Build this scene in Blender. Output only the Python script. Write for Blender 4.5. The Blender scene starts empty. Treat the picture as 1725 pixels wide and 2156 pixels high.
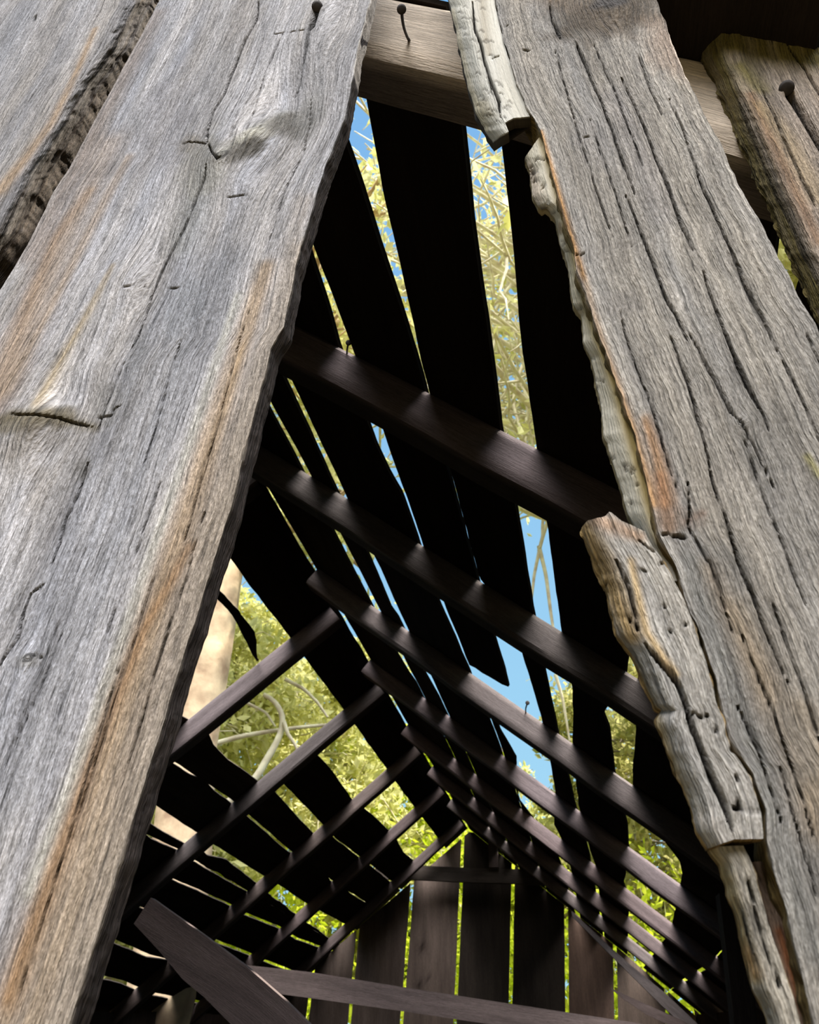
import bpy, math, random
import numpy as np
from mathutils import Matrix, Vector

# ------------------------------------------------------------------ camera
W, H, F = 1725.0, 2156.0, 1700.0
CX, CY = W / 2, H / 2
VPX, VPY = 1225.0, 2150.0            # where the barn's length runs to in the frame
HR = 1.6                             # ridge height above the lens (m): unit of the roof survey below
EYE = np.array([0.0, 0.0, 1.45])
TH = math.atan((VPY - CY) / F)
YAW = math.atan((VPX - CX) / math.hypot(F, VPY - CY))
FW = np.array([-math.sin(YAW) * math.cos(TH), math.cos(YAW) * math.cos(TH), math.sin(TH)])
RT = np.array([math.cos(YAW), math.sin(YAW), 0.0])
UP = np.cross(RT, FW)
scene = bpy.context.scene
COL = scene.collection
cam = bpy.data.cameras.new('camera')
cam.sensor_fit = 'VERTICAL'
cam.sensor_height = 36.0
cam.lens = F * 36.0 / H
cam.clip_start = 0.02
cam.clip_end = 300
cam.dof.use_dof = True
cam.dof.focus_distance = 0.66
cam.dof.aperture_fstop = 24.0
cam_ob = bpy.data.objects.new('camera', cam)
COL.objects.link(cam_ob)
M = Matrix((RT, UP, -FW)).transposed().to_4x4()
M.translation = Vector(EYE)
cam_ob.matrix_world = M
scene.camera = cam_ob

# ------------------------------------------------------------------ sky, sun, exposure
scene.view_settings.view_transform = 'Standard'
scene.view_settings.look = 'None'
scene.view_settings.gamma = 1.0
scene.view_settings.use_curve_mapping = False
scene.view_settings.exposure = 0.0
scene.cycles.max_bounces = 6
scene.cycles.diffuse_bounces = 3

FILL_GLOW = 17.5  # strength of the sky patch added to light the front boards and rafters
def build_world():
    w = bpy.data.worlds.new('sky')
    scene.world = w
    w.use_nodes = True
    nt = w.node_tree
    nt.nodes.clear()
    N = nt.nodes.new
    L = nt.links.new
    tc = N('ShaderNodeTexCoord')
    sep = N('ShaderNodeSeparateXYZ')
    L(tc.outputs['Generated'], sep.inputs[0])
    # clear blue, paler to the horizon
    r = N('ShaderNodeValToRGB')
    r.color_ramp.elements[0].position = 0.0
    r.color_ramp.elements[0].color = (0.42, 0.76, 0.95, 1)
    r.color_ramp.elements[1].position = 0.9
    r.color_ramp.elements[1].color = (0.21, 0.47, 0.84, 1)
    L(sep.outputs['Z'], r.inputs[0])
    # added fill glow high behind the viewer; tree-dark band shaped to block low light
    dt = N('ShaderNodeVectorMath'); dt.operation = 'DOT_PRODUCT'
    L(tc.outputs['Generated'], dt.inputs[0])
    dt.inputs[1].default_value = (0.12, -0.62, 0.775)
    mr = N('ShaderNodeMapRange')
    mr.interpolation_type = 'SMOOTHSTEP'
    mr.inputs['From Min'].default_value = 0.85
    mr.inputs['From Max'].default_value = 0.965
    L(dt.outputs['Value'], mr.inputs['Value'])
    mx = N('ShaderNodeMix')
    mx.data_type = 'RGBA'
    L(mr.outputs[0], mx.inputs['Factor'])
    L(r.outputs[0], mx.inputs['A'])
    mx.inputs['B'].default_value = (FILL_GLOW, FILL_GLOW * 0.985, FILL_GLOW * 0.985, 1)
    lo = N('ShaderNodeMapRange'); lo.interpolation_type = 'SMOOTHSTEP'
    lo.inputs['From Min'].default_value = 0.70; lo.inputs['From Max'].default_value = 0.48
    L(sep.outputs['Z'], lo.inputs['Value'])
    bk = N('ShaderNodeMapRange'); bk.interpolation_type = 'SMOOTHSTEP'
    bk.inputs['From Min'].default_value = 0.0; bk.inputs['From Max'].default_value = -0.35
    L(sep.outputs['Y'], bk.inputs['Value'])
    ml = N('ShaderNodeMath'); ml.operation = 'MULTIPLY'; L(lo.outputs[0], ml.inputs[0]); L(bk.outputs[0], ml.inputs[1])
    mx2 = N('ShaderNodeMix'); mx2.data_type = 'RGBA'
    L(ml.outputs[0], mx2.inputs['Factor']); L(mx.outputs['Result'], mx2.inputs['A'])
    mx2.inputs['B'].default_value = (0.05, 0.06, 0.035, 1)
    mx = mx2
    bg = N('ShaderNodeBackground')
    L(mx.outputs['Result'], bg.inputs['Color'])
    bg.inputs['Strength'].default_value = 1.0
    out = N('ShaderNodeOutputWorld')
    L(bg.outputs[0], out.inputs['Surface'])
build_world()

sun = bpy.data.lights.new('sun', 'SUN')
sun.energy = 10.0
sun.angle = 0.02
sun.color = (1.0, 0.94, 0.82)
sun_ob = bpy.data.objects.new('sun', sun)
COL.objects.link(sun_ob)
sd = Vector((0.60, 0.10, 0.95)).normalized()          # towards the sun: high over the right slope
sun_ob.rotation_euler = sd.to_track_quat('Z', 'Y').to_euler()

# ------------------------------------------------------------------ helpers
def ray(px, py):
    return FW + RT * ((px - CX) / F) - UP * ((py - CY) / F)

def on_y(px, py, y):
    d = ray(px, py)
    return EYE + d * (y / d[1])

def at_dist(px, py, dist):
    d = ray(px, py)
    return EYE + d * (dist / math.hypot(d[0], d[1]))

def _h(ix, iy, seed):
    n = (ix.astype(np.int64) * 374761393 + iy.astype(np.int64) * 668265263 + seed * 1442695041) & 0xFFFFFFFF
    n = ((n ^ (n >> 13)) * 1274126177) & 0xFFFFFFFF
    return ((n ^ (n >> 16)) & 0xFFFF) / 65535.0

def vn(x, y, seed=0):
    x = np.asarray(x, float); y = np.asarray(y, float)
    x, y = np.broadcast_arrays(x, y)
    ix = np.floor(x); iy = np.floor(y)
    fx = x - ix; fy = y - iy
    fx = fx * fx * (3 - 2 * fx); fy = fy * fy * (3 - 2 * fy)
    a = _h(ix, iy, seed); b = _h(ix + 1, iy, seed); c = _h(ix, iy + 1, seed); d = _h(ix + 1, iy + 1, seed)
    return (a + (b - a) * fx) * (1 - fy) + (c + (d - c) * fx) * fy

def fbm(x, y, seed=0, o=3):
    s = 0; a = 0.5; t = 0
    for k in range(o):
        s = s + a * vn(x * 2 ** k, y * 2 ** k, seed + 17 * k); t += a; a *= 0.5
    return s / t

def sstep(a, b, x):
    t = np.clip((x - a) / (b - a), 0, 1)
    return t * t * (3 - 2 * t)

def tag(o, label=None, cat=None, group=None, kind=None):
    if label: o['label'] = label
    if cat: o['category'] = cat
    if group: o['group'] = group
    if kind: o['kind'] = kind
    return o

def link(name, me, mat, parent=None):
    o = bpy.data.objects.new(name, me)
    COL.objects.link(o)
    if mat: me.materials.append(mat)
    if parent: o.parent = parent
    return o

def raw_mesh(name, V, faces, smooth=True, attrs=None, color=None, sharp=0):
    """V (n,3); faces = list of int arrays of shape (m,k); attrs: name -> (n,) floats; color (n,3)"""
    me = bpy.data.meshes.new(name)
    V = np.asarray(V, np.float32)
    me.vertices.add(len(V))
    me.vertices.foreach_set('co', V.ravel())
    tot = np.concatenate([np.full(len(f), f.shape[1]) for f in faces])
    vi = np.concatenate([f.ravel() for f in faces])
    st = np.concatenate([[0], np.cumsum(tot)[:-1]])
    me.loops.add(len(vi))
    me.loops.foreach_set('vertex_index', vi.astype(np.int32))
    me.polygons.add(len(tot))
    me.polygons.foreach_set('loop_start', st.astype(np.int32))
    me.polygons.foreach_set('loop_total', tot.astype(np.int32))
    me.polygons.foreach_set('use_smooth', np.full(len(tot), smooth))
    for k, a in (attrs or {}).items():
        at = me.attributes.new(k, 'FLOAT', 'POINT')
        at.data.foreach_set('value', np.asarray(a, np.float32).ravel())
    if color is not None:
        at = me.attributes.new('tint', 'FLOAT_COLOR', 'POINT')
        c = np.ones((len(V), 4), np.float32); c[:, :3] = color
        at.data.foreach_set('color', c.ravel())
    me.update(calc_edges=True)
    me.validate()
    if sharp: me.set_sharp_from_angle(angle=math.radians(sharp))
    return me

def slab(name, P, T, gu, gv, mat, parent=None, col=None, edge=(0.1, 0.075, 0.055), rough=0.0, ks=5, seed=0, crack=None, sharp=38):
    """closed board: P (nv,nu,3) front grid, T (3,) vector to its back face"""
    nv, nu = P.shape[:2]
    T = np.asarray(T, float)
    tl = np.linalg.norm(T)
    if col is None: col = np.ones((nv, nu, 3))
    V = [P.reshape(-1, 3)]; U = [gu.ravel()]; G = [gv.ravel()]; C = [np.broadcast_to(col, (nv, nu, 3)).reshape(-1, 3)]
    K = [np.zeros(nv * nu) if crack is None else crack.ravel()]
    idx = np.arange(nv * nu).reshape(nv, nu)
    base = nv * nu
    Fc = [np.stack([idx[:-1, :-1], idx[:-1, 1:], idx[1:, 1:], idx[1:, :-1]], -1).reshape(-1, 4)]
    # running loop round the rim: bottom row, right column, top row, left column
    rim = np.concatenate([idx[0, :], idx[1:, -1], idx[-1, -2::-1], idx[-2:0:-1, 0]])
    cen = P.mean(axis=(0, 1))
    a = P[:, -1] - P[:, 0]
    wdir = a.mean(0); wdir /= np.linalg.norm(wdir)
    R = P.reshape(-1, 3)[rim]
    ru = gu.ravel()[rim]; rg = gv.ravel()[rim]
    nr = len(rim)
    side = np.zeros(nr); side[nu:nu + nv - 2] = 1; side[2 * nu + nv - 2:] = -1
    prev = rim
    s = np.arange(nr)
    ecol = np.asarray(edge, float)
    for k in range(1, ks + 1):
        f = k / ks
        Q = R + T * f
        if rough:
            n1 = fbm(rg * 90, np.full(nr, f * 3.5), seed + 3, 4) - 0.5
            Q = Q + wdir * (side * n1 * rough * 2 * (1 if k < ks else 0.6))[:, None]
        V.append(Q); U.append(ru + side * tl * f); G.append(rg)
        m = 0.65 + 0.7 * fbm(rg * 60, np.full(nr, f * 4), seed + 9, 3)
        C.append(ecol[None] * m[:, None])
        K.append(np.zeros(nr))
        cur = base + np.arange(nr); base += nr
        pn = np.roll(prev, -1); cn = np.roll(cur, -1)
        Fc.append(np.stack([prev, cur, cn, pn], -1))
        prev = cur
    # back: strips between left and right columns
    left = np.concatenate([[prev[0]], prev[2 * nu + nv - 2:][::-1], [prev[2 * nu + nv - 3]]])
    right = prev[nu - 1:nu + nv - 1]
    m = min(len(left), len(right))
    Fc.append(np.stack([left[:m - 1], left[1:m], right[1:m], right[:m - 1]], -1))
    me = raw_mesh(name, np.concatenate(V), Fc, True,
                  {'gu': np.concatenate(U), 'gv': np.concatenate(G), 'crack': np.concatenate(K)}, np.concatenate(C), sharp)
    return link(name, me, mat, parent)

def tube(path, radii, n=8, cap=True):
    path = np.asarray(path, float)
    radii = np.broadcast_to(np.asarray(radii, float), (len(path),))
    t = np.gradient(path, axis=0)
    t /= np.linalg.norm(t, axis=1)[:, None] + 1e-9
    ref = np.array([0.31, 0.17, 0.93]) if abs(t[0][2]) < 0.9 else np.array([1.0, 0.1, 0.0])
    a = np.cross(t, ref); a /= np.linalg.norm(a, axis=1)[:, None] + 1e-9
    b = np.cross(t, a)
    an = np.arange(n) * 2 * math.pi / n
    V = path[:, None] + radii[:, None, None] * (a[:, None] * np.cos(an)[None, :, None] + b[:, None] * np.sin(an)[None, :, None])
    V = V.reshape(-1, 3)
    i = np.arange(len(path) - 1)[:, None] * n; j = np.arange(n)[None]; j2 = (j + 1) % n
    Q = np.stack([i + j, i + j2, i + n + j2, i + n + j], -1).reshape(-1, 4)
    return V, Q

class Bag:
    def __init__(s): s.V = []; s.Q = []; s.n = 0
    def add(s, V, Q):
        s.V.append(V); s.Q.append(Q + s.n); s.n += len(V)
    def build(s, name, mat, parent=None, smooth=True):
        V = np.concatenate(s.V); Q = np.concatenate(s.Q)
        return link(name, raw_mesh(name, V, [Q], smooth), mat, parent)

def empty(name, loc):
    o = bpy.data.objects.new(name, None)
    COL.objects.link(o); o.location = loc; o.empty_display_size = 0.05
    return o

def polydist(X, Z, pts, wid=None):
    """distance of every (X,Z) to a polyline, and the polyline's width there"""
    best = np.full(X.shape, 1e9); bw = np.zeros(X.shape); bt = np.zeros(X.shape)
    n = len(pts)
    for i in range(n - 1):
        ax, az = pts[i]; bx, bz = pts[i + 1]
        dx, dz = bx - ax, bz - az
        t = np.clip(((X - ax) * dx + (Z - az) * dz) / (dx * dx + dz * dz + 1e-12), 0, 1)
        d = np.hypot(X - ax - t * dx, Z - az - t * dz)
        m = d < best
        best = np.where(m, d, best)
        bt = np.where(m, (i + t) / (n - 1), bt)
        if wid is not None:
            bw = np.where(m, wid[i] + (wid[i + 1] - wid[i]) * t, bw)
    return best, bw, bt

# ------------------------------------------------------------------ materials
def nodes_for(name):
    m = bpy.data.materials.new(name)
    m.use_nodes = True
    nt = m.node_tree
    nt.nodes.clear()
    out = nt.nodes.new('ShaderNodeOutputMaterial')
    b = nt.nodes.new('ShaderNodeBsdfPrincipled')
    nt.links.new(b.outputs[0], out.inputs[0])
    return m, nt, b

def wood(name, lo=0.5, hi=1.4, fiber=1.0, bump=0.5, rough=0.85, tint=(1, 1, 1), spec=0.25, ringw=0.0045, scale=1.0):
    """board timber: colour from the board's own 'tint', grain laid along its gu/gv coordinates"""
    m, nt, b = nodes_for(name)
    N = nt.nodes.new; L = nt.links.new
    def attr(n):
        a = N('ShaderNodeAttribute'); a.attribute_name = n; return a
    gu, gv = attr('gu').outputs['Fac'], attr('gv').outputs['Fac']
    def coord(su, sv, off=0.0):
        a = N('ShaderNodeMath'); a.operation = 'MULTIPLY'; L(gu, a.inputs[0]); a.inputs[1].default_value = su * scale
        c = N('ShaderNodeMath'); c.operation = 'MULTIPLY'; L(gv, c.inputs[0]); c.inputs[1].default_value = sv * scale
        v = N('ShaderNodeCombineXYZ'); L(a.outputs[0], v.inputs[0]); L(c.outputs[0], v.inputs[1]); v.inputs[2].default_value = off
        return v.outputs[0]
    def noise(su, sv, det=3, off=0.0, dist=0.0, ro=0.6):
        n = N('ShaderNodeTexNoise'); n.inputs['Scale'].default_value = 1.0
        n.inputs['Detail'].default_value = det; n.inputs['Roughness'].default_value = ro
        n.inputs['Distortion'].default_value = dist
        L(coord(su, sv, off), n.inputs['Vector'])
        return n.outputs['Fac']
    def mth(op, a, c):
        x = N('ShaderNodeMath'); x.operation = op
        for i, v in enumerate((a, c)):
            if isinstance(v, (int, float)): x.inputs[i].default_value = v
            else: L(v, x.inputs[i])
        return x.outputs[0]
    def rng(v, a, c, d, e):
        x = N('ShaderNodeMapRange'); L(v, x.inputs['Value'])
        x.inputs['From Min'].default_value = a; x.inputs['From Max'].default_value = c
        x.inputs['To Min'].default_value = d; x.inputs['To Max'].default_value = e
        return x.outputs[0]
    f1 = noise(520, 38, 3, 0.0, 0.35)
    f2 = noise(170, 6.5, 3, 3.0, 0.3)
    f3 = noise(1000, 190, 2, 7.0)
    f4 = noise(24, 2.2, 3, 11.0)
    f5 = noise(950, 8, 2, 5.0, 0.2)
    # thin dark checks between growth rings
    rw = N('ShaderNodeMath'); rw.operation = 'MULTIPLY'; L(gu, rw.inputs[0]); rw.inputs[1].default_value = 1.0 / ringw * scale
    ph = mth('ADD', rw.outputs[0], mth('MULTIPLY', f4, 5.0))
    si = N('ShaderNodeMath'); si.operation = 'SINE'; L(mth('MULTIPLY', ph, 6.283), si.inputs[0])
    ring = rng(si.outputs[0], 0.55, 1.0, 0.0, 1.0)
    ringm = mth('MULTIPLY', ring, rng(f2, 0.42, 0.66, 0.0, 1.0))
    g = mth('ADD', mth('MULTIPLY', rng(f1, 0.28, 0.72, -1, 1), 0.42), mth('MULTIPLY', rng(f2, 0.3, 0.7, -1, 1), 0.26))
    g = mth('ADD', g, mth('MULTIPLY', rng(f3, 0.3, 0.7, -1, 1), 0.22))
    g = mth('ADD', g, mth('MULTIPLY', rng(f5, 0.3, 0.7, -1, 1), 0.22))
    g = mth('SUBTRACT', g, mth('MULTIPLY', ringm, 0.45))
    g = mth('MULTIPLY', g, fiber)
    k = rng(g, -1.0, 1.0, lo, hi)
    k = mth('MULTIPLY', k, rng(f4, 0.3, 0.7, 0.84, 1.14))
    cr = attr('crack').outputs['Fac']
    k = mth('MULTIPLY', k, rng(cr, 0.0, 1.0, 1.0, 0.06))
    vm = N('ShaderNodeVectorMath'); vm.operation = 'SCALE'
    L(attr('tint').outputs['Color'], vm.inputs[0]); L(k, vm.inputs['Scale'])
    vm2 = N('ShaderNodeVectorMath'); vm2.operation = 'MULTIPLY'
    L(vm.outputs[0], vm2.inputs[0]); vm2.inputs[1].default_value = tint
    L(vm2.outputs[0], b.inputs['Base Color'])
    b.inputs['Roughness'].default_value = rough
    b.inputs['Specular IOR Level'].default_value = spec
    bp = N('ShaderNodeBump')
    bp.inputs['Strength'].default_value = bump
    bp.inputs['Distance'].default_value = 0.0012
    L(mth('ADD', g, 0.0), bp.inputs['Height'])
    L(bp.outputs[0], b.inputs['Normal'])
    return m

def plain(name, col, rough=0.7, metal=0.0, nscale=None, amp=0.3, spec=0.4, bump=0.0):
    m, nt, b = nodes_for(name)
    b.inputs['Roughness'].default_value = rough
    b.inputs['Metallic'].default_value = metal
    b.inputs['Specular IOR Level'].default_value = spec
    if nscale:
        tc = nt.nodes.new('ShaderNodeTexCoord')
        n = nt.nodes.new('ShaderNodeTexNoise'); n.inputs['Scale'].default_value = nscale; n.inputs['Detail'].default_value = 5
        nt.links.new(tc.outputs['Object'], n.inputs['Vector'])
        r = nt.nodes.new('ShaderNodeValToRGB')
        r.color_ramp.elements[0].position = 0.3; r.color_ramp.elements[1].position = 0.7
        r.color_ramp.elements[0].color = tuple(c * (1 - amp) for c in col) + (1,)
        r.color_ramp.elements[1].color = tuple(min(1, c * (1 + amp)) for c in col) + (1,)
        nt.links.new(n.outputs['Fac'], r.inputs[0]); nt.links.new(r.outputs[0], b.inputs['Base Color'])
        if bump:
            bp = nt.nodes.new('ShaderNodeBump'); bp.inputs['Strength'].default_value = bump; bp.inputs['Distance'].default_value = 0.02
            nt.links.new(n.outputs['Fac'], bp.inputs['Height']); nt.links.new(bp.outputs[0], b.inputs['Normal'])
    else:
        b.inputs['Base Color'].default_value = tuple(col) + (1,)
    return m

def leaf_mat(name, a, c):
    m = bpy.data.materials.new(name); m.use_nodes = True
    nt = m.node_tree; nt.nodes.clear()
    N = nt.nodes.new; L = nt.links.new
    at = N('ShaderNodeAttribute'); at.attribute_name = 'shade'
    r = N('ShaderNodeMix'); r.data_type = 'RGBA'
    L(at.outputs['Fac'], r.inputs['Factor'])
    r.inputs['A'].default_value = a + (1,); r.inputs['B'].default_value = c + (1,)
    d = N('ShaderNodeBsdfDiffuse'); t = N('ShaderNodeBsdfTranslucent')
    L(r.outputs['Result'], d.inputs['Color']); L(r.outputs['Result'], t.inputs['Color'])
    mx = N('ShaderNodeMixShader'); mx.inputs[0].default_value = 0.42
    L(d.outputs[0], mx.inputs[1]); L(t.outputs[0], mx.inputs[2])
    o = N('ShaderNodeOutputMaterial'); L(mx.outputs[0], o.inputs[0])
    return m

M_FRONT = wood('weathered_grey_timber', lo=0.20, hi=1.70, fiber=1.25, bump=1.0)
M_PALE = wood('pale_sapwood', lo=0.72, hi=1.2, fiber=0.9, bump=0.5)
M_RAFT = wood('brown_rafter_timber', lo=0.45, hi=1.5, bump=0.5, spec=0.1, fiber=1.1)
M_ROOF = wood('dark_roof_board_timber', lo=0.6, hi=1.3, bump=0.4, spec=0.0)
M_NAIL = plain('rusted_nail_iron', (0.028, 0.021, 0.019), 0.75, 0.0, 180.0, 0.5)
M_GROUND = plain('dry_forest_floor', (0.075, 0.06, 0.035), 0.95, 0, 3.0, 0.5, 0.1, 0.4)
M_DIRT = plain('dark_dirt_floor', (0.035, 0.028, 0.022), 0.95, 0, 4.0, 0.4, 0.1, 0.4)
M_BARK = plain('tan_tree_bark', (0.80, 0.55, 0.36), 0.9, 0, 5.0, 0.45, 0.1, 0.8)
M_BRANCH = plain('pale_bare_branch', (0.88, 0.75, 0.56), 0.85, 0, 8.0, 0.3, 0.1)
M_GREYBARK = plain('grey_tree_bark', (0.30, 0.26, 0.22), 0.9, 0, 7.0, 0.35, 0.1, 0.8)
M_LEAF_Y = leaf_mat('yellow_green_leaf', (0.60, 0.60, 0.18), (0.90, 0.88, 0.50))
M_LEAF_O = leaf_mat('olive_leaf', (0.32, 0.33, 0.09), (0.70, 0.64, 0.28))
M_LEAF_L = leaf_mat('lime_leaf', (0.50, 0.62, 0.02), (0.80, 0.86, 0.10))

# ------------------------------------------------------------------ setting: ground and low outer walls
def box(name, lo, hi, mat, parent=None):
    x0, y0, z0 = lo; x1, y1, z1 = hi
    V = np.array([[x0, y0, z0], [x1, y0, z0], [x1, y1, z0], [x0, y1, z0], [x0, y0, z1], [x1, y0, z1], [x1, y1, z1], [x0, y1, z1]], float)
    Q = np.array([[0, 3, 2, 1], [4, 5, 6, 7], [0, 1, 5, 4], [1, 2, 6, 5], [2, 3, 7, 6], [3, 0, 4, 7]])
    return link(name, raw_mesh(name, V, [Q], False), mat, parent)

XR = -0.5735 * HR                     # ridge line, x
RZ = EYE[2] + HR                      # ridge line, z
SL = math.radians(39.0)
CS, SN = math.cos(SL), math.sin(SL)
YG = 5.12 * HR                        # far gable
UE = 1.56                             # eaves, slope distance from the ridge (in HR)
XL_W = XR - UE * HR * CS
XR_W = XR + UE * HR * CS
ZE = RZ - UE * HR * SN

def ground():
    n = 60
    g = np.linspace(-45, 45, n)
    X, Y = np.meshgrid(g, g + 20)
    Z = (fbm(X * 0.15, Y * 0.15, 5, 3) - 0.5) * 0.5 * sstep(9, 16, np.hypot(X, Y - 3)) - 0.02
    V = np.stack([X, Y, Z], -1).reshape(-1, 3)
    i = np.arange(n * n).reshape(n, n)
    Q = np.stack([i[:-1, :-1], i[:-1, 1:], i[1:, 1:], i[1:, :-1]], -1).reshape(-1, 4)
    o = link('ground', raw_mesh('ground', V, [Q]), M_GROUND)
    tag(o, kind='structure')
ground()
tag(box('floor', (XL_W, 0.42, -0.05), (XR_W, YG, 0.0), M_DIRT), kind='structure')

def plank_wall(name, a, b, zt, n, th, seed):
    """a row of upright planks as one wall between plan points a and b"""
    rs = np.random.RandomState(seed)
    a = np.array(a, float); b = np.array(b, float)
    L = np.linalg.norm(b - a); d = (b - a) / L
    nrm = np.array([-d[1], d[0]]) * th
    V = []; Q = []; k = 0
    w = L / n
    gu = []; gv = []
    for i in range(n):
        p = a + d * (i * w + 0.002); q = a + d * ((i + 1) * w - 0.002)
        z1 = zt(*((p + q) / 2)) - rs.rand() * 0.01
        for (c, z) in ((p, 0), (q, 0), (q + nrm, 0), (p + nrm, 0), (p, z1), (q, z1), (q + nrm, z1), (p + nrm, z1)):
            V.append((c[0], c[1], z)); gv.append(z); gu.append(np.dot(c - a, d) + i * 0.37)
        Q += [[k + j for j in f] for f in ([0, 3, 2, 1], [4, 5, 6, 7], [0, 1, 5, 4], [1, 2, 6, 5], [2, 3, 7, 6], [3, 0, 4, 7])]
        k += 8
    me = raw_mesh(name, V, [np.array(Q)], False, {'gu': gu, 'gv': gv, 'crack': np.zeros(len(V))}, np.tile([[0.07, 0.05, 0.042]], (len(V), 1)))
    o = link(name, me, M_ROOF)
    return tag(o, kind='structure')
plank_wall('wall_left', (XL_W + 0.06, 0.45), (XL_W + 0.06, YG - 0.05), lambda x, y: ZE + 0.025, 38, 0.025, 1)
plank_wall('wall_right', (XR_W - 0.06, 0.45), (XR_W - 0.06, YG - 0.05), lambda x, y: ZE + 0.025, 38, 0.025, 2)

# ------------------------------------------------------------------ roof: rafters and boards on the two 39 degree slopes
def roof_pt(side, u, y, drop=0.0):
    """u and y in ridge heights; drop = metres below the top plane of the rafters, square to the slope"""
    u = np.asarray(u, float) * HR; y = np.asarray(y, float) * HR
    x = XR + side * (u * CS - drop * SN)
    z = RZ - u * SN - drop * CS
    u, y, x, z = np.broadcast_arrays(u, y, x, z)
    return np.stack([x, y, z], -1)

RAFT = np.array([0.23, 0.185, 0.175])
def rafter(side, y0, u0, u1, th, dp, label, seed, bend=0.0, tone=None):
    rs = np.random.RandomState(seed)
    n = 70
    t = np.linspace(0, 1, n)
    u = u0 + (u1 - u0) * t
    L = (u1 - u0) * HR
    off = bend * np.sin(t * math.pi) + (fbm(t * 6, 0 * t, seed, 3) - 0.5) * 0.012
    # cross-section walked: near face (5 points), underside, far face, top
    nd = 9
    P = np.zeros((n, nd, 3)); gu = np.zeros((n, nd)); gv = np.zeros((n, nd))
    for j in range(nd):
        f = j / (nd - 1)
        q = roof_pt(side, u, y0 + 0 * t, 0.0) 
        dd = dp * f + (fbm(t * 9, t * 0 + f, seed + 5, 3) - 0.5) * 0.008 * (1 if 0 < j else 0)
        q = roof_pt(side, u, y0 + 0 * t, dd)
        q[:, 1] += off + (0.006 if j in (0, nd - 1) else 0) + (fbm(u * 3, 0 * u + f * 25, seed + 8, 2) - .5) * 0.004
        P[:, j] = q
        gu[:, j] = f * dp + seed * 0.31; gv[:, j] = t * L
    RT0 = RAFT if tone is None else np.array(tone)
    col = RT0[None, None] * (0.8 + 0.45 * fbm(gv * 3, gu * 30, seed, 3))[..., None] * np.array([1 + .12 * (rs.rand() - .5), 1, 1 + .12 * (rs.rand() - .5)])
    o = slab('rafter', P if side > 0 else P, (0, th, 0), gu, gv, M_RAFT, None, col, edge=RT0 * 0.3, ks=3, seed=seed)  # shade of the underside put into the edge colour
    return tag(o, label, 'rafter', 'rafters of the right roof slope' if side > 0 else 'rafters of the left roof slope')

RD, RT_ = 0.078, 0.074
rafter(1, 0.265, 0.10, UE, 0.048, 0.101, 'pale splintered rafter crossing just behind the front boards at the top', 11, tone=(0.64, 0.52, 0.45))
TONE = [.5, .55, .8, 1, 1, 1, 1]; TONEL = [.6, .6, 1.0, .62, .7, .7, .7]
RY = [(0.715, 'rafter crossing the wide gap at mid height, nearest inside the front one'),
      (1.185, 'second rafter inside, crossing above the notch-shaped patch of blue sky'),
      (1.765, 'third rafter inside, crossing just below the notch-shaped patch of blue sky'),
      (2.39, 'fourth rafter inside, its long lit face left of the green opening on the right'),
      (3.07, 'fifth rafter inside on the right slope, under the green opening'),
      (3.70, 'sixth rafter inside on the right slope, low above the far gable boards'),
      (4.35, 'seventh rafter inside on the right slope, lowest one before the far gable')]
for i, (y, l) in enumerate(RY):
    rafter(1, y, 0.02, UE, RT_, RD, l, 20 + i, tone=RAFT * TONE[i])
LY = [(0.66, 'left slope rafter hidden low behind the wide grey front board'),
      (1.30, 'left slope rafter behind the middle of the wide grey front board'),
      (1.99, 'highest lit left slope rafter, under the tan tree trunk'),
      (2.60, 'second lit left slope rafter, under the large green opening'),
      (3.36, 'third lit left slope rafter, between two green squares of foliage'),
      (4.07, 'fourth lit left slope rafter, above the smallest green square'),
      (4.86, 'last left slope rafter, just before the far gable')]
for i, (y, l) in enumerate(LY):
    rafter(-1, y, 0.02, UE, RT_, RD, l, 40 + i, tone=RAFT * TONEL[i])

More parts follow.
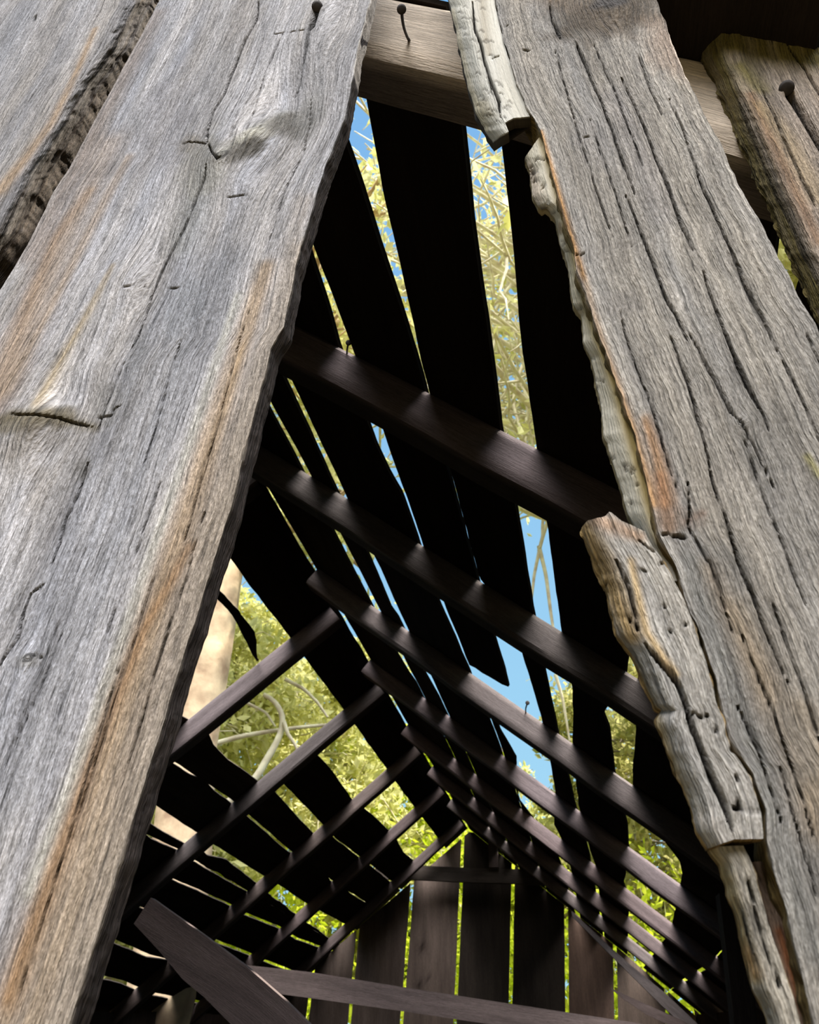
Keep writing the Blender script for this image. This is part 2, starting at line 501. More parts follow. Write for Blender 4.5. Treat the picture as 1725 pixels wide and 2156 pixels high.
BT = 0.0052 * HR
KR = 1 + BT / (HR * 0.5356 * CS)
def sil(y, u):
    """lower edge of a board on the right slope: its upper arris is what was surveyed against the sky"""
    x = XR + u * HR * CS
    return y * KR, ((KR * x - XR - BT * SN) / CS) / HR
def roof_board(side, left, right, y0, y1, label, seed, name='roof_board', e0=0.0, e1=0.0, ragged=0.0, w=0.0028):
    """left/right: [(y, u)] edges in survey units; boards lie on the rafters' top plane.  e0, e1 slant the ends."""
    rs = np.random.RandomState(seed)
    right0 = right
    if side > 0: right = [sil(*p) for p in right]
    ny = int(max(24, (y1 - y0) * HR / 0.018)); nu = 7
    t = np.linspace(0, 1, ny)
    P = np.zeros((ny, nu, 3)); gu = np.zeros((ny, nu)); gv = np.zeros((ny, nu))
    lift = -0.0015 - 0.0
    for j in range(nu):
        f = j / (nu - 1)
        y = (y0 + e0 * (f - 0.5)) + ((y1 + e1 * (f - 0.5)) - (y0 + e0 * (f - 0.5))) * t
        if ragged:
            y = y + (fbm(np.full(ny, f * 9.0), t * 0, seed + 31, 3) - .5) * ragged * sstep(.8, 1, t)
        ul = np.interp(y, [p[0] for p in left], [p[1] for p in left]) + (fbm(y * 9, np.interp(y, [p[0] for p in left], [p[1] for p in left]) * 30, 5, 4) - .5) * w * 2
        ur = np.interp(y, [p[0] for p in right], [p[1] for p in right]) + (fbm(y * 9, np.interp(y, [p[0] for p in right0], [p[1] for p in right0]) * 30, 5, 4) - .5) * w * 2
        u = ul + (ur - ul) * f
        q = roof_pt(side, u, y, lift)
        P[:, j] = q
        gu[:, j] = u * HR + seed * 0.41; gv[:, j] = y * HR
    T = np.array([side * SN, 0, CS]) * BT
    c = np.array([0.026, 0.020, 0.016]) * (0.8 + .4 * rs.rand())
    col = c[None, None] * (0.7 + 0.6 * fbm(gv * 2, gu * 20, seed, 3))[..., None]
    if side > 0:
        P = P[:, ::1]
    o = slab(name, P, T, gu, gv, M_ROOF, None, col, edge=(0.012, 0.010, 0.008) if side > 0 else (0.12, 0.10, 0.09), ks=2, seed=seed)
    return tag(o, label, 'roof board', 'boards of the right roof slope' if side > 0 else 'boards of the left roof slope')

# right slope, ridge downwards; edges surveyed as (y, u)
g2l = [(.2, .19), (.99, .202), (1.16, .206), (1.40, .207), (1.68, .211), (2.03, .218), (2.19, .232), (2.25, .243), (2.7, .2503), (5.2, .2705)]
g2r = [(.2, .192), (.8, .203), (.99, .211), (1.17, .221), (1.38, .226), (1.65, .232), (2.0, .237), (2.16, .240), (2.25, .2436), (2.7, .2512), (5.2, .2710)]
g3l = [(.2, .28), (.88, .296), (1.0, .299), (1.12, .295), (1.4, .307), (1.66, .300), (1.7, .311), (2.05, .319), (2.22, .335), (2.7, .3455), (5.2, .3815)]
g3r = [(.2, .284), (.87, .306), (.97, .310), (1.17, .314), (1.39, .317), (1.45, .322), (1.69, .322), (2.02, .337), (2.2, .343), (2.7, .346), (5.2, .382)]
g4l = [(.2, .470), (.56, .471), (.61, .469), (.65, .466), (.70, .462), (.85, .466), (.91, .465), (.97, .474), (1.02, .487), (1.4, .49), (1.75, .515)]
g4r = [(.2, .471), (.5, .473), (.6, .477), (.7, .481), (.85, .489), (.94, .489), (1.02, .492), (1.25, .491), (1.75, .517)]
g5l = [(.2, .566), (.39, .576), (.44, .581), (.5, .585), (.56, .591), (.66, .599), (.8, .602), (1.18, .6155), (1.3, .6165), (1.41, .623), (1.63, .632), (1.8, .63)]
g5r = [(.2, .612), (.35, .610), (.44, .604), (.55, .602), (.66, .600), (.8, .6020), (1.18, .6155), (1.26, .662), (1.40, .68), (1.74, .707), (2.1, .718), (2.36, .724), (2.9, .70), (3.21, .745), (5.2, .80)]
g6l = [(.2, .712), (.35, .711), (.43, .708), (.71, .708), (.85, .715), (1.16, .723), (1.41, .734), (1.58, .743), (1.77, .753), (2.12, .778), (2.37, .793), (2.89, .838), (5.2, .95)]
g6r = [(.2, .740), (.36, .742), (.57, .744), (.71, .752), (.85, .757), (1.19, .772), (1.42, .789), (1.73, .786), (2.11, .791), (2.43, .804), (2.9, .842), (3.1, .866), (5.2, .956)]
g7l = [(.2, .944), (.35, .948), (.38, .950), (.7, .93), (1.11, .887), (1.21, .887), (1.43, .857), (1.49, .869), (1.75, .889), (2.14, .941), (2.43, .960), (2.98, .972), (3.22, 1.003), (5.2, 1.1)]
g7r = [(.2, .968), (.38, .967), (.7, .96), (1.11, .905), (1.21, .905), (1.43, .916), (1.77, .930), (2.0, 1.0), (2.15, 1.08), (2.26, 1.098), (2.45, 1.111), (3.14, 1.16), (3.43, 1.17), (5.2, 1.2)]
ridge_r = [(.2, .002), (1.85, .004), (2.0, .012), (2.75, .012), (3.4, .004), (3.6, .018), (4.6, .02), (5.2, .012)]
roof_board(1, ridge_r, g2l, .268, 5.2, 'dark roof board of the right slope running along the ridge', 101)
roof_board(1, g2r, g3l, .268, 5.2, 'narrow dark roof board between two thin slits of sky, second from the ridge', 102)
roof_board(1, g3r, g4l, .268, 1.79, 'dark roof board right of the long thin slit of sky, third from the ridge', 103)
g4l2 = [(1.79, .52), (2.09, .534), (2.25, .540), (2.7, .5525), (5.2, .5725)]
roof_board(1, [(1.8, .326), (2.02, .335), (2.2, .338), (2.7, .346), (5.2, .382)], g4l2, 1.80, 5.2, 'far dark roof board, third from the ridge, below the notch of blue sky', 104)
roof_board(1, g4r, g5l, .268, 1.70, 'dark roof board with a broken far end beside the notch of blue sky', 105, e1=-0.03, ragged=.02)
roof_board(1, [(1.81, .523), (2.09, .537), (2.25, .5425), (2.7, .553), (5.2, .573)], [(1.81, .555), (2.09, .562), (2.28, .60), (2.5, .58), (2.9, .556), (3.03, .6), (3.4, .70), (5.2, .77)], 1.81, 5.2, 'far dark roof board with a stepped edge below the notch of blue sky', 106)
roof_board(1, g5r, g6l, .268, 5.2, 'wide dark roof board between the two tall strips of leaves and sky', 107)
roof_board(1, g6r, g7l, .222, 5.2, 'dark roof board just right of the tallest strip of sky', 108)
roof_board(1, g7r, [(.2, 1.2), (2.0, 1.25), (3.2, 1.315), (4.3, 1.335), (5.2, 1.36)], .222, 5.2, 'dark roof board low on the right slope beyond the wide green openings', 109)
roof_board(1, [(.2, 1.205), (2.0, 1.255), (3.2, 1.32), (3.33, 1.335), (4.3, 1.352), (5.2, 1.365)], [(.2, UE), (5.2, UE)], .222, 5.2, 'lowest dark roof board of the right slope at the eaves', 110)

# left slope
sl0 = [(.2, .160), (1.5, .158), (1.98, .157), (2.2, .159), (2.91, .163), (3.78, .174), (5.2, .178)]
ga0 = [(2.6, .47), (2.88, .483), (3.38, .507), (3.6, .520), (4.6, .523), (5.2, .53)]
ga1 = [(2.6, .505), (2.88, .525), (3.38, .559), (3.5, .523), (4.6, .530), (5.2, .538)]
gb0 = [(2.6, .625), (2.85, .635), (3.34, .665), (3.45, .6695), (4.0, .685), (4.07, .687), (4.4, .6945), (4.5, .695), (4.8, .700), (5.2, .704)]
gb1 = [(2.6, .632), (2.85, .643), (3.34, .674), (3.45, .670), (4.0, .6855), (4.07, .694), (4.12, .6888), (4.4, .695), (4.5, .702), (4.8, .7035), (4.9, .7016), (5.2, .7045)]
ge0 = [(2.6, .772), (2.82, .781), (3.34, .805), (3.63, .817), (4.1, .843), (4.45, .852), (4.88, .865), (5.2, .87)]
ge1 = [(2.6, .80), (2.81, .824), (2.96, .807), (3.13, .826), (3.34, .847), (3.63, .872), (4.1, .913), (4.43, .940), (4.88, .977), (5.2, .99)]
gf0 = [(2.6, .848), (2.84, .860), (3.2, .880), (3.5, .90), (5.2, 1.0)]
gf1 = [(2.6, .855), (2.84, .867), (3.2, .887), (3.5, .9004), (5.2, 1.0004)]
gm0 = [(2.6, .94), (2.9, .949), (3.31, .964), (3.57, .980), (4.05, .995), (4.4, 1.023), (4.87, 1.034), (5.2, 1.04)]
gm1 = [(2.6, .944), (2.9, .956), (3.31, .972), (3.57, .993), (4.05, 1.008), (4.4, 1.036), (4.87, 1.047), (5.2, 1.05)]
gj0 = [(2.6, 1.07), (3.15, 1.093), (3.28, 1.11), (3.53, 1.133), (4.02, 1.163), (4.32, 1.185), (4.83, 1.216), (5.2, 1.23)]
gj1 = [(2.6, 1.075), (3.15, 1.100), (3.28, 1.118), (3.53, 1.148), (4.02, 1.178), (4.32, 1.199), (4.83, 1.230), (5.2, 1.245)]
go0 = [(2.6, 1.19), (2.85, 1.220), (3.18, 1.258), (3.4, 1.27), (5.2, 1.32)]
go1 = [(2.6, 1.198), (2.85, 1.234), (3.18, 1.272), (3.4, 1.272), (5.2, 1.322)]
gp0 = [(2.6, 1.34), (3.05, 1.377), (3.21, 1.389), (3.47, 1.427), (3.94, 1.459), (5.2, 1.50)]
gp1 = [(2.6, 1.345), (3.05, 1.392), (3.21, 1.404), (3.47, 1.445), (3.94, 1.477), (5.2, 1.51)]
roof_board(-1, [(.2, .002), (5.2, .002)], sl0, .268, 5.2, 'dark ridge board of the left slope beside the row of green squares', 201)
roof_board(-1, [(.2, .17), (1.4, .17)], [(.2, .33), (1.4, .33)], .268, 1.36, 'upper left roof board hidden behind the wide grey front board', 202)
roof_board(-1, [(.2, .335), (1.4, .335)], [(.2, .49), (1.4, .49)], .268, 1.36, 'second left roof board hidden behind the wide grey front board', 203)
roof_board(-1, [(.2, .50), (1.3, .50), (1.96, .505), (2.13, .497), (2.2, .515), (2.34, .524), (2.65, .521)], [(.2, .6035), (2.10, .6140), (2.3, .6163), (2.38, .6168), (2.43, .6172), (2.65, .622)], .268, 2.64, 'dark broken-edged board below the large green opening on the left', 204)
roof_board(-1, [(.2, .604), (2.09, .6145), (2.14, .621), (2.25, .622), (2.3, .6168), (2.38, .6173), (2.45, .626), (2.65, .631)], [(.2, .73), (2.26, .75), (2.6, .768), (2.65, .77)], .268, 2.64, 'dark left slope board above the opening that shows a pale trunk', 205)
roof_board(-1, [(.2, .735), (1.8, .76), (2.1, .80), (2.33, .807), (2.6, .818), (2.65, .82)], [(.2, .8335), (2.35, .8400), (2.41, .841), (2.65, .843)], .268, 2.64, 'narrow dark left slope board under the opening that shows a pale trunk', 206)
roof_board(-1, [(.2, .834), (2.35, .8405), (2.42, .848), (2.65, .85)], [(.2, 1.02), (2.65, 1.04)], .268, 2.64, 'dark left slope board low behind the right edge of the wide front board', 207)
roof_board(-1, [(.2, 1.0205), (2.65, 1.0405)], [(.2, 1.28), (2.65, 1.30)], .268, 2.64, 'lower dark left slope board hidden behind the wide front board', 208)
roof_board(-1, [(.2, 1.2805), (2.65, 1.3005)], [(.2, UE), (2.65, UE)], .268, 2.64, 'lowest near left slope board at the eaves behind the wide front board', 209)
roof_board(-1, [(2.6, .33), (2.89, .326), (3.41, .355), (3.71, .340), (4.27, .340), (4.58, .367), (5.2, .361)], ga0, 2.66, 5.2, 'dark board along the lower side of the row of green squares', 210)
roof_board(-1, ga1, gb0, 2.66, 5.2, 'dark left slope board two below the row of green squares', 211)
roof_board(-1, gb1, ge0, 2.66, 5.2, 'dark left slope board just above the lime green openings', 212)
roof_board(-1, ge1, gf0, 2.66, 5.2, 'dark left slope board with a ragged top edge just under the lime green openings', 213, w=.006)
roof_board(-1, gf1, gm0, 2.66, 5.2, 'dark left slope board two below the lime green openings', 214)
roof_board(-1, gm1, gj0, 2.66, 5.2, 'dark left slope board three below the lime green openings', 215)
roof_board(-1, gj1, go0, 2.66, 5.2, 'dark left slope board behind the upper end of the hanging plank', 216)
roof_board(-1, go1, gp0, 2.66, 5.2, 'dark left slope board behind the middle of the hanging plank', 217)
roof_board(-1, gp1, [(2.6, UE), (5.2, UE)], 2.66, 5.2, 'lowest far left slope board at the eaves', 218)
o = roof_board(-1, [(1.3, .215), (1.62, .222), (1.73, .216), (1.85, .222), (1.97, .258)], [(1.3, .245), (1.62, .240), (1.73, .238), (1.85, .252), (1.985, .266)], 1.3, 1.98, 'dark pointed splinter of board across the tan tree trunk', 219, name='splintered_lath', w=.006)
o['category'] = 'splinter'; del o['group']

# ------------------------------------------------------------------ upright boards in a plane of constant y (front wall, far gable)
def edge_fn(pts, y):
    q = np.array([on_y(p[0], p[1], y) for p in pts])
    o = np.argsort(q[:, 2]); q = q[o]
    zs, xs = q[:, 2].copy(), q[:, 0].copy()
    # carry the end slopes on beyond the survey
    n = len(zs)
    k0 = min(3, n - 1)
    s0 = (xs[k0] - xs[0]) / (zs[k0] - zs[0] + 1e-9); s1 = (xs[-1] - xs[-1 - k0]) / (zs[-1] - zs[-1 - k0] + 1e-9)
    zs = np.concatenate([[zs[0] - 2], zs, [zs[-1] + 2]]); xs = np.concatenate([[xs[0] - 2 * s0], xs, [xs[-1] + 2 * s1]])
    return lambda z: np.interp(z, zs, xs)

def front_board(name, y, th, Lp, Rp, ztop, zbot, res, seed, base, cracks=(), bands=(), knots=(), recess=None, mat=None, parent=None,
                edge=(0.09, 0.07, 0.055), erough=0.004, wob=0.0012, fine=1.0, spots=()):
    """upright board whose outline follows the surveyed edges Lp, Rp (frame points on its own front plane)"""
    rs = np.random.RandomState(seed)
    fl, fr = edge_fn(Lp, y), edge_fn(Rp, y)
    wmax = max(abs(fr(z) - fl(z)) for z in np.linspace(zbot(0.5), ztop(0.5), 9))
    hh = ztop(0.5) - zbot(0.5)
    nu = int(max(8, wmax / res)); nv = int(max(8, hh / (res * 1.35)))
    s = np.linspace(0, 1, nu)[None]; v = np.linspace(0, 1, nv)[:, None]
    zb = np.array([zbot(a) for a in s[0]])[None]; zt = np.array([ztop(a) for a in s[0]])[None]
    Z = zb + (zt - zb) * v
    XL = fl(Z) + (fbm(Z * 60, Z * 0, seed, 4) - .5) * wob * 2
    XR_ = fr(Z) + (fbm(Z * 60, Z * 0 + 5, seed + 1, 4) - .5) * wob * 2
    X = XL + (XR_ - XL) * s
    def pl(pts):
        q = np.array([on_y(p[0], p[1], y) for p in pts])
        w = [p[2] * np.dot(on_y(p[0], p[1], y) - EYE, FW) / F if len(p) > 2 else 0 for p in pts]
        return q[:, [0, 2]], w
    gu = (X - XL) * 0 + (s - 0.5) * wmax + rs.rand() * 3
    gv = Z + 0.0 * X
    D = np.zeros_like(X)
    CR = np.zeros_like(X)
    # slow wander of the grain
    gu = gu + (fbm(X * 9, Z * 2.2, seed + 4, 3) - .5) * 0.012
    col = np.ones(X.shape + (3,)) * np.asarray(base)[None, None]
    for (px, py, r, el, amp, dark) in knots:
        c = on_y(px, py, y); sc = np.dot(c - EYE, FW) / F
        r = r * sc
        dx = X - c[0]; dz = Z - c[2]
        sft = r * np.exp(-(dz / (el * r)) ** 2) + 1e-6
        gu = gu - sft * np.tanh(dx / (sft + 0.3 * r)) * np.exp(-(dx / (3.2 * r)) ** 2)
        rr = np.hypot(dx, dz * 1.25) + (fbm(X * 90, Z * 90, seed + 6, 2) - .5) * r * .5
        k = (1 - sstep(0.55 * r, 1.0 * r, rr)) * (1 if px > 0 and amp > 0.0005 and r < 20 * sc else 0)
        gu = gu * (1 - k) + (rr * 1.3 + gu.mean()) * k
        D -= amp * np.exp(-(rr / (1.7 * r)) ** 2)
        col *= (1 - dark * np.exp(-(rr / (0.8 * r)) ** 2))[..., None]
    streak = fbm(gu * 140, gv * 5, seed + 12, 3)
    b1 = fbm(gu * 40, gv * 7, seed + 60, 4) - .5; b2 = fbm(gu * 60, gv * 5, seed + 61, 3) - .5
    col = col * (1 + 0.85 * b1)[..., None] * (1 + b2[..., None] * np.array([.13, .03, -.15]))
    for (pts, colr, st) in bands:
        q, w = pl(pts)
        d, bw, _ = polydist(X, Z, q, w)
        d = d + (streak - .5) * bw * 0.9
        m = np.clip(st * np.exp(-(d / (bw + 1e-6)) ** 2), 0, 1) * (0.55 + 0.9 * np.clip(streak, .2, .8))
        m = np.clip(m, 0, 1)[..., None]
        col = col * (1 - m) + np.asarray(colr) * m
    for (px, py, rx, ry, colr, st) in spots:
        c = on_y(px, py, y); sc = np.dot(c - EYE, FW) / F
        ry = ry * np.linalg.norm(c - EYE) / (c - EYE)[1]          # the board is seen at a slant
        d = np.hypot((X - c[0]) / (rx * sc), (Z - c[2]) / (ry * sc)) + (fbm(X * 70, Z * 50, seed + 21, 3) - .5) * 1.1
        m = (min(.95, st * 1.15) * (1 - sstep(0.55, 1.35, d)))[..., None]
        col = col * (1 - m) + np.asarray(colr) * m
    jit = (fbm(X * 150, Z * 40, seed + 15, 3) - .5) * 0.0018
    for c in cracks:
        pts, wd, dep = c[0], c[1], c[2]
        q, _ = pl(pts)
        d, _, t = polydist(X + jit * (c[3] if len(c) > 3 else 1), Z, q)
        sc = np.dot(on_y(pts[0][0], pts[0][1], y) - EYE, FW) / F
        ww = 0.55 * wd * sc * (0.6 + 0.65 * vn(gv * 18, gv * 0, seed + 2)) * np.clip(np.minimum(t, 1 - t) * 7 + .15, 0, 1)
        e = np.exp(-(d / (ww + 1e-5)) ** 2)
        D += dep * e
        CR = np.maximum(CR, np.clip(e * 1.25, 0, 1) * min(1, dep / 0.0035))
        col *= (1 - 0.28 * np.exp(-(d / (ww * 3.5 + 1e-5)) ** 2))[..., None]
    # many small natural checks along the grain
    nz = vn(gu * 420, gv * 9, seed + 40); nm = sstep(.52, .8, fbm(gu * 35, gv * 4, seed + 41, 2))
    chk = sstep(.80, .95, nz) * nm
    D += 0.0010 * chk * fine; CR = np.maximum(CR, .55 * chk * fine)
    D += (0.5 - fbm(gu * 260, gv * 7, seed + 50, 3)) * 0.0016 * fine
    D += (0.5 - fbm(X * 16, Z * 6, seed + 51, 3)) * 0.003
    P = np.stack([X, y + D, Z + 0 * X], -1)
    if recess is not None:
        # the set-back parts were surveyed too: their outline is taken at their own depth
        R = recess(s, Z, X) + 0 * X
        k = (y + R) / y
        P = np.stack([X * k, y + R + D, EYE[2] + (Z + 0 * X - EYE[2]) * k], -1)
    o = slab(name, P, (0, th, 0), gu, gv, mat or M_FRONT, parent, col, edge=edge, rough=erough, ks=6, seed=seed, crack=CR, sharp=62)
    return o

ZTOP = EYE[2] + 1.02
ZBOT = EYE[2] - 0.16

# ---- the wide grey board left of the opening
YL = 0.225 * HR
Lp = [(336, 0), (301, 70), (255, 153), (209, 237), (153, 343), (111, 408), (56, 519), (0, 608), (-90, 760), (-260, 1060), (-480, 1500), (-700, 2156)]
Rp = [(779, 0), (756, 93), (737, 195), (724, 250), (682, 353), (649, 464), (622, 557), (598, 686), (570, 732), (525, 906), (487, 1066), (435, 1226), (405, 1324), (357, 1467), (310, 1630), (262, 1780), (214, 1935), (167, 2094), (145, 2156)]
ORG = (0.40, 0.235, 0.115); TAN = (0.40, 0.30, 0.20)
lcr = [
    ([(545, 0), (540, 45), (515, 85), (490, 150), (470, 200), (448, 235), (436, 280), (437, 303)], 3.2, .006),
    ([(437, 300), (445, 320), (458, 338), (468, 335)], 3.0, .005),
    ([(382, 303), (398, 299), (415, 299), (437, 305)], 3.0, .005),
    ([(436, 340), (430, 375), (405, 440), (392, 470), (370, 515), (350, 555), (325, 612), (302, 680), (288, 715), (274, 738)], 3.0, .006),
    ([(262, 762), (240, 815), (225, 850), (210, 890), (205, 915)], 4.5, .0025),
    ([(185, 975), (165, 1035), (138, 1090), (120, 1150), (100, 1205)], 3.0, .005),
    ([(95, 1225), (65, 1250), (50, 1290), (36, 1345), (0, 1400), (-30, 1440)], 3.2, .005),
    ([(672, 6), (664, 36), (654, 66)], 9.0, .007, .2),
    ([(570, 74), (610, 68), (665, 62)], 1.5, .0025),
    ([(478, 416), (500, 412), (522, 411)], 2.4, .003),
    ([(258, 606), (290, 602), (320, 607)], 1.4, .002), ([(350, 607), (385, 604)], 2.2, .0025),
    ([(22, 872), (70, 880), (130, 886), (195, 900)], 5.0, .007, .6),
    ([(203, 880), (235, 876), (240, 862), (256, 853)], 3.4, .006, .6),
    ([(522, 652), (470, 843), (442, 948), (403, 1087), (379, 1170)], 2.2, .003),
    ([(383, 704), (365, 767), (327, 903), (296, 993)], 2.2, .0028),
    ([(655, 40), (640, 130), (628, 190), (618, 210)], 2.2, .002),
    ([(600, 60), (560, 150), (545, 200), (520, 300)], 1.6, .0022),
    ([(655, 190), (652, 260), (640, 320), (600, 400), (560, 520)], 1.5, .0022),
    ([(565, 60), (528, 160), (505, 220), (482, 300)], 1.5, .002),
    ([(340, 1010), (300, 1120), (258, 1240), (220, 1350)], 2.0, .0025),
    ([(330, 1190), (280, 1350), (230, 1500), (190, 1640), (140, 1800)], 2.4, .003),
    ([(430, 1080), (390, 1220), (330, 1400), (290, 1540), (240, 1700)], 2.2, .0028),
    ([(250, 1400), (180, 1640), (110, 1880), (40, 2100)], 2.4, .003),
    ([(130, 1330), (60, 1500), (0, 1640)], 2.0, .002), ([(215, 1050), (150, 1230), (90, 1400), (20, 1580)], 2.0, .0022),
    ([(60, 1385), (75, 1380), (90, 1386)], 2.0, .002),
]
lbands = [
    ([(560, 560, 20), (470, 850, 38), (390, 1100, 50), (300, 1380, 62), (215, 1640, 75), (120, 1930, 85), (40, 2156, 95)], (0.40, 0.285, 0.175), .9),
    ([(640, 520, 30), (520, 950, 55), (440, 1200, 60), (350, 1450, 70), (240, 1800, 80), (140, 2156, 90)], (0.34, 0.275, 0.205), .75),
    ([(400, 1150, 12), (300, 1330, 16), (190, 1600, 22), (90, 1900, 26), (20, 2100, 28)], (0.33, 0.19, 0.09), .75),
    ([(640, 420, 26), (560, 700, 24), (490, 950, 26), (420, 1180, 22)], (0.36, 0.30, 0.24), .5),
    ([(190, 400, 14), (120, 500, 22), (70, 620, 30), (20, 760, 40), (-30, 860, 52)], (0.37, 0.235, 0.135), .75),
    ([(270, 330, 12), (190, 480, 14), (110, 640, 16), (60, 740, 16), (10, 820, 30)], (0.40, 0.29, 0.19), .55),
    ([(230, 300, 40), (150, 480, 46), (80, 640, 50), (0, 800, 60)], (0.36, 0.285, 0.225), .6),
    ([(238, 560, 6), (190, 650, 12), (140, 740, 15), (80, 850, 20)], (0.41, 0.31, 0.17), .65),
    ([(330, 30, 22), (240, 200, 26), (150, 370, 26), (60, 540, 24)], (0.27, 0.215, 0.185), .6),
    ([(600, 250, 26), (520, 300, 18), (470, 325, 12)], (0.24, 0.23, 0.18), .7),
    ([(650, 60, 10), (640, 130, 14), (630, 230, 20)], (0.22, 0.22, 0.24), .5),
    ([(460, 560, 60), (380, 760, 60), (300, 960, 55), (180, 1300, 70), (60, 1650, 80)], (0.27, 0.285, 0.33), .45),
    ([(430, 380, 40), (400, 450, 40), (380, 520, 30)], (0.27, 0.27, 0.25), .5),
    ([(500, 620, 10), (390, 960, 14), (290, 1240, 16), (190, 1530, 18), (60, 1880, 20)], (0.50, 0.49, 0.42), .5),
    ([(20, 880, 20), (100, 880, 22), (200, 900, 14)], (0.20, 0.17, 0.11), .7),
    ([(0, 960, 34), (90, 1000, 30), (70, 1060, 24)], (0.30, 0.265, 0.23), .5),
]
front = front_board('wall_board', YL, 0.0165, Lp, Rp, lambda s: ZTOP, lambda s: ZBOT, 0.00095, 301, (0.395, 0.385, 0.40), lcr, lbands,
                    knots=[(470, 330, 17, 3.2, .002, .4), (545, 285, 46, 3.4, .0045, .1), (95, 886, 36, 3.0, .004, .3), (60, 1386, 12, 3, .001, .2), (700, 40, 30, 4, .0005, .0), (300, 590, 24, 4, .0006, .1)],
                    spots=[(540, 292, 52, 12, (0.50, 0.48, 0.41), .5), (610, 262, 56, 24, (0.125, 0.115, 0.10), .8), (520, 322, 44, 18, (0.10, 0.09, 0.075), .8), (430, 345, 46, 60, (0.235, 0.225, 0.20), .6), (655, 235, 36, 46, (0.24, 0.235, 0.23), .6),
                           (400, 300, 30, 16, (0.20, 0.18, 0.15), .6), (350, 250, 60, 90, (0.31, 0.30, 0.32), .5), (70, 890, 95, 22, (0.14, 0.115, 0.07), .7), (60, 935, 80, 26, (0.21, 0.185, 0.16), .5), (230, 850, 34, 40, (0.24, 0.23, 0.22), .5),
                           (175, 980, 22, 24, (0.20, 0.19, 0.18), .6), (60, 1388, 34, 14, (0.25, 0.24, 0.23), .6), (510, 30, 40, 50, (0.30, 0.28, 0.27), .6), (390, 640, 40, 60, (0.29, 0.30, 0.33), .5), (290, 740, 26, 50, (0.26, 0.26, 0.27), .5)], edge=(0.075, 0.06, 0.055), erough=.0016, wob=.0007)
tag(front, 'widest weathered grey front board, left of the opening, with a long crack and knots', 'board', 'upright boards of the front wall')

# ---- the board at the far left, bark left on its right edge
FLx = [(288, 0), (250, 60), (195, 139), (139, 255), (93, 325), (0, 445), (-120, 610), (-420, 1020)]
FLb = [(330, -40), (322, 0), (306, 28), (278, 93), (209, 195), (172, 260), (107, 362), (46, 487), (0, 547), (-110, 700), (-400, 1100)]
def bark_recess(s, Z, X):
    return 0.016 * sstep(0.86, 1.0, s) ** 1.2 + 0.004 * (fbm(X * 160, Z * 70, 77, 4) - .5) * sstep(.86, .90, s)
FLl = [(-60, 0), (-140, 100), (-320, 400), (-600, 800), (-900, 1200)]
flb = [
    ([(200, 60, 8), (150, 180, 10), (110, 260, 12), (50, 340, 16), (0, 400, 22)], (0.43, 0.29, 0.165), .75),
    ([(322, -30, 20), (293, 40, 22), (212, 175, 24), (130, 315, 26), (28, 480, 26), (-100, 670, 28)], (0.055, 0.038, 0.024), 3.0),
    ([(40, 30, 40), (0, 110, 45), (-40, 200, 50)], (0.24, 0.245, 0.27), .6),
]
o = front_board('wall_board', YL + .002, 0.02, FLl, FLb, lambda s: ZTOP, lambda s: ZBOT, 0.0012, 302, (0.37, 0.355, 0.36),
                [([(75, 30), (70, 45)], 4, .003), ([(240, 40), (180, 150), (110, 280), (20, 420)], 1.8, .002)], flb, recess=bark_recess, edge=(0.07, 0.05, 0.035))
tag(o, 'grey front board in the top left corner with dark bark along its edge', 'board', 'upright boards of the front wall')

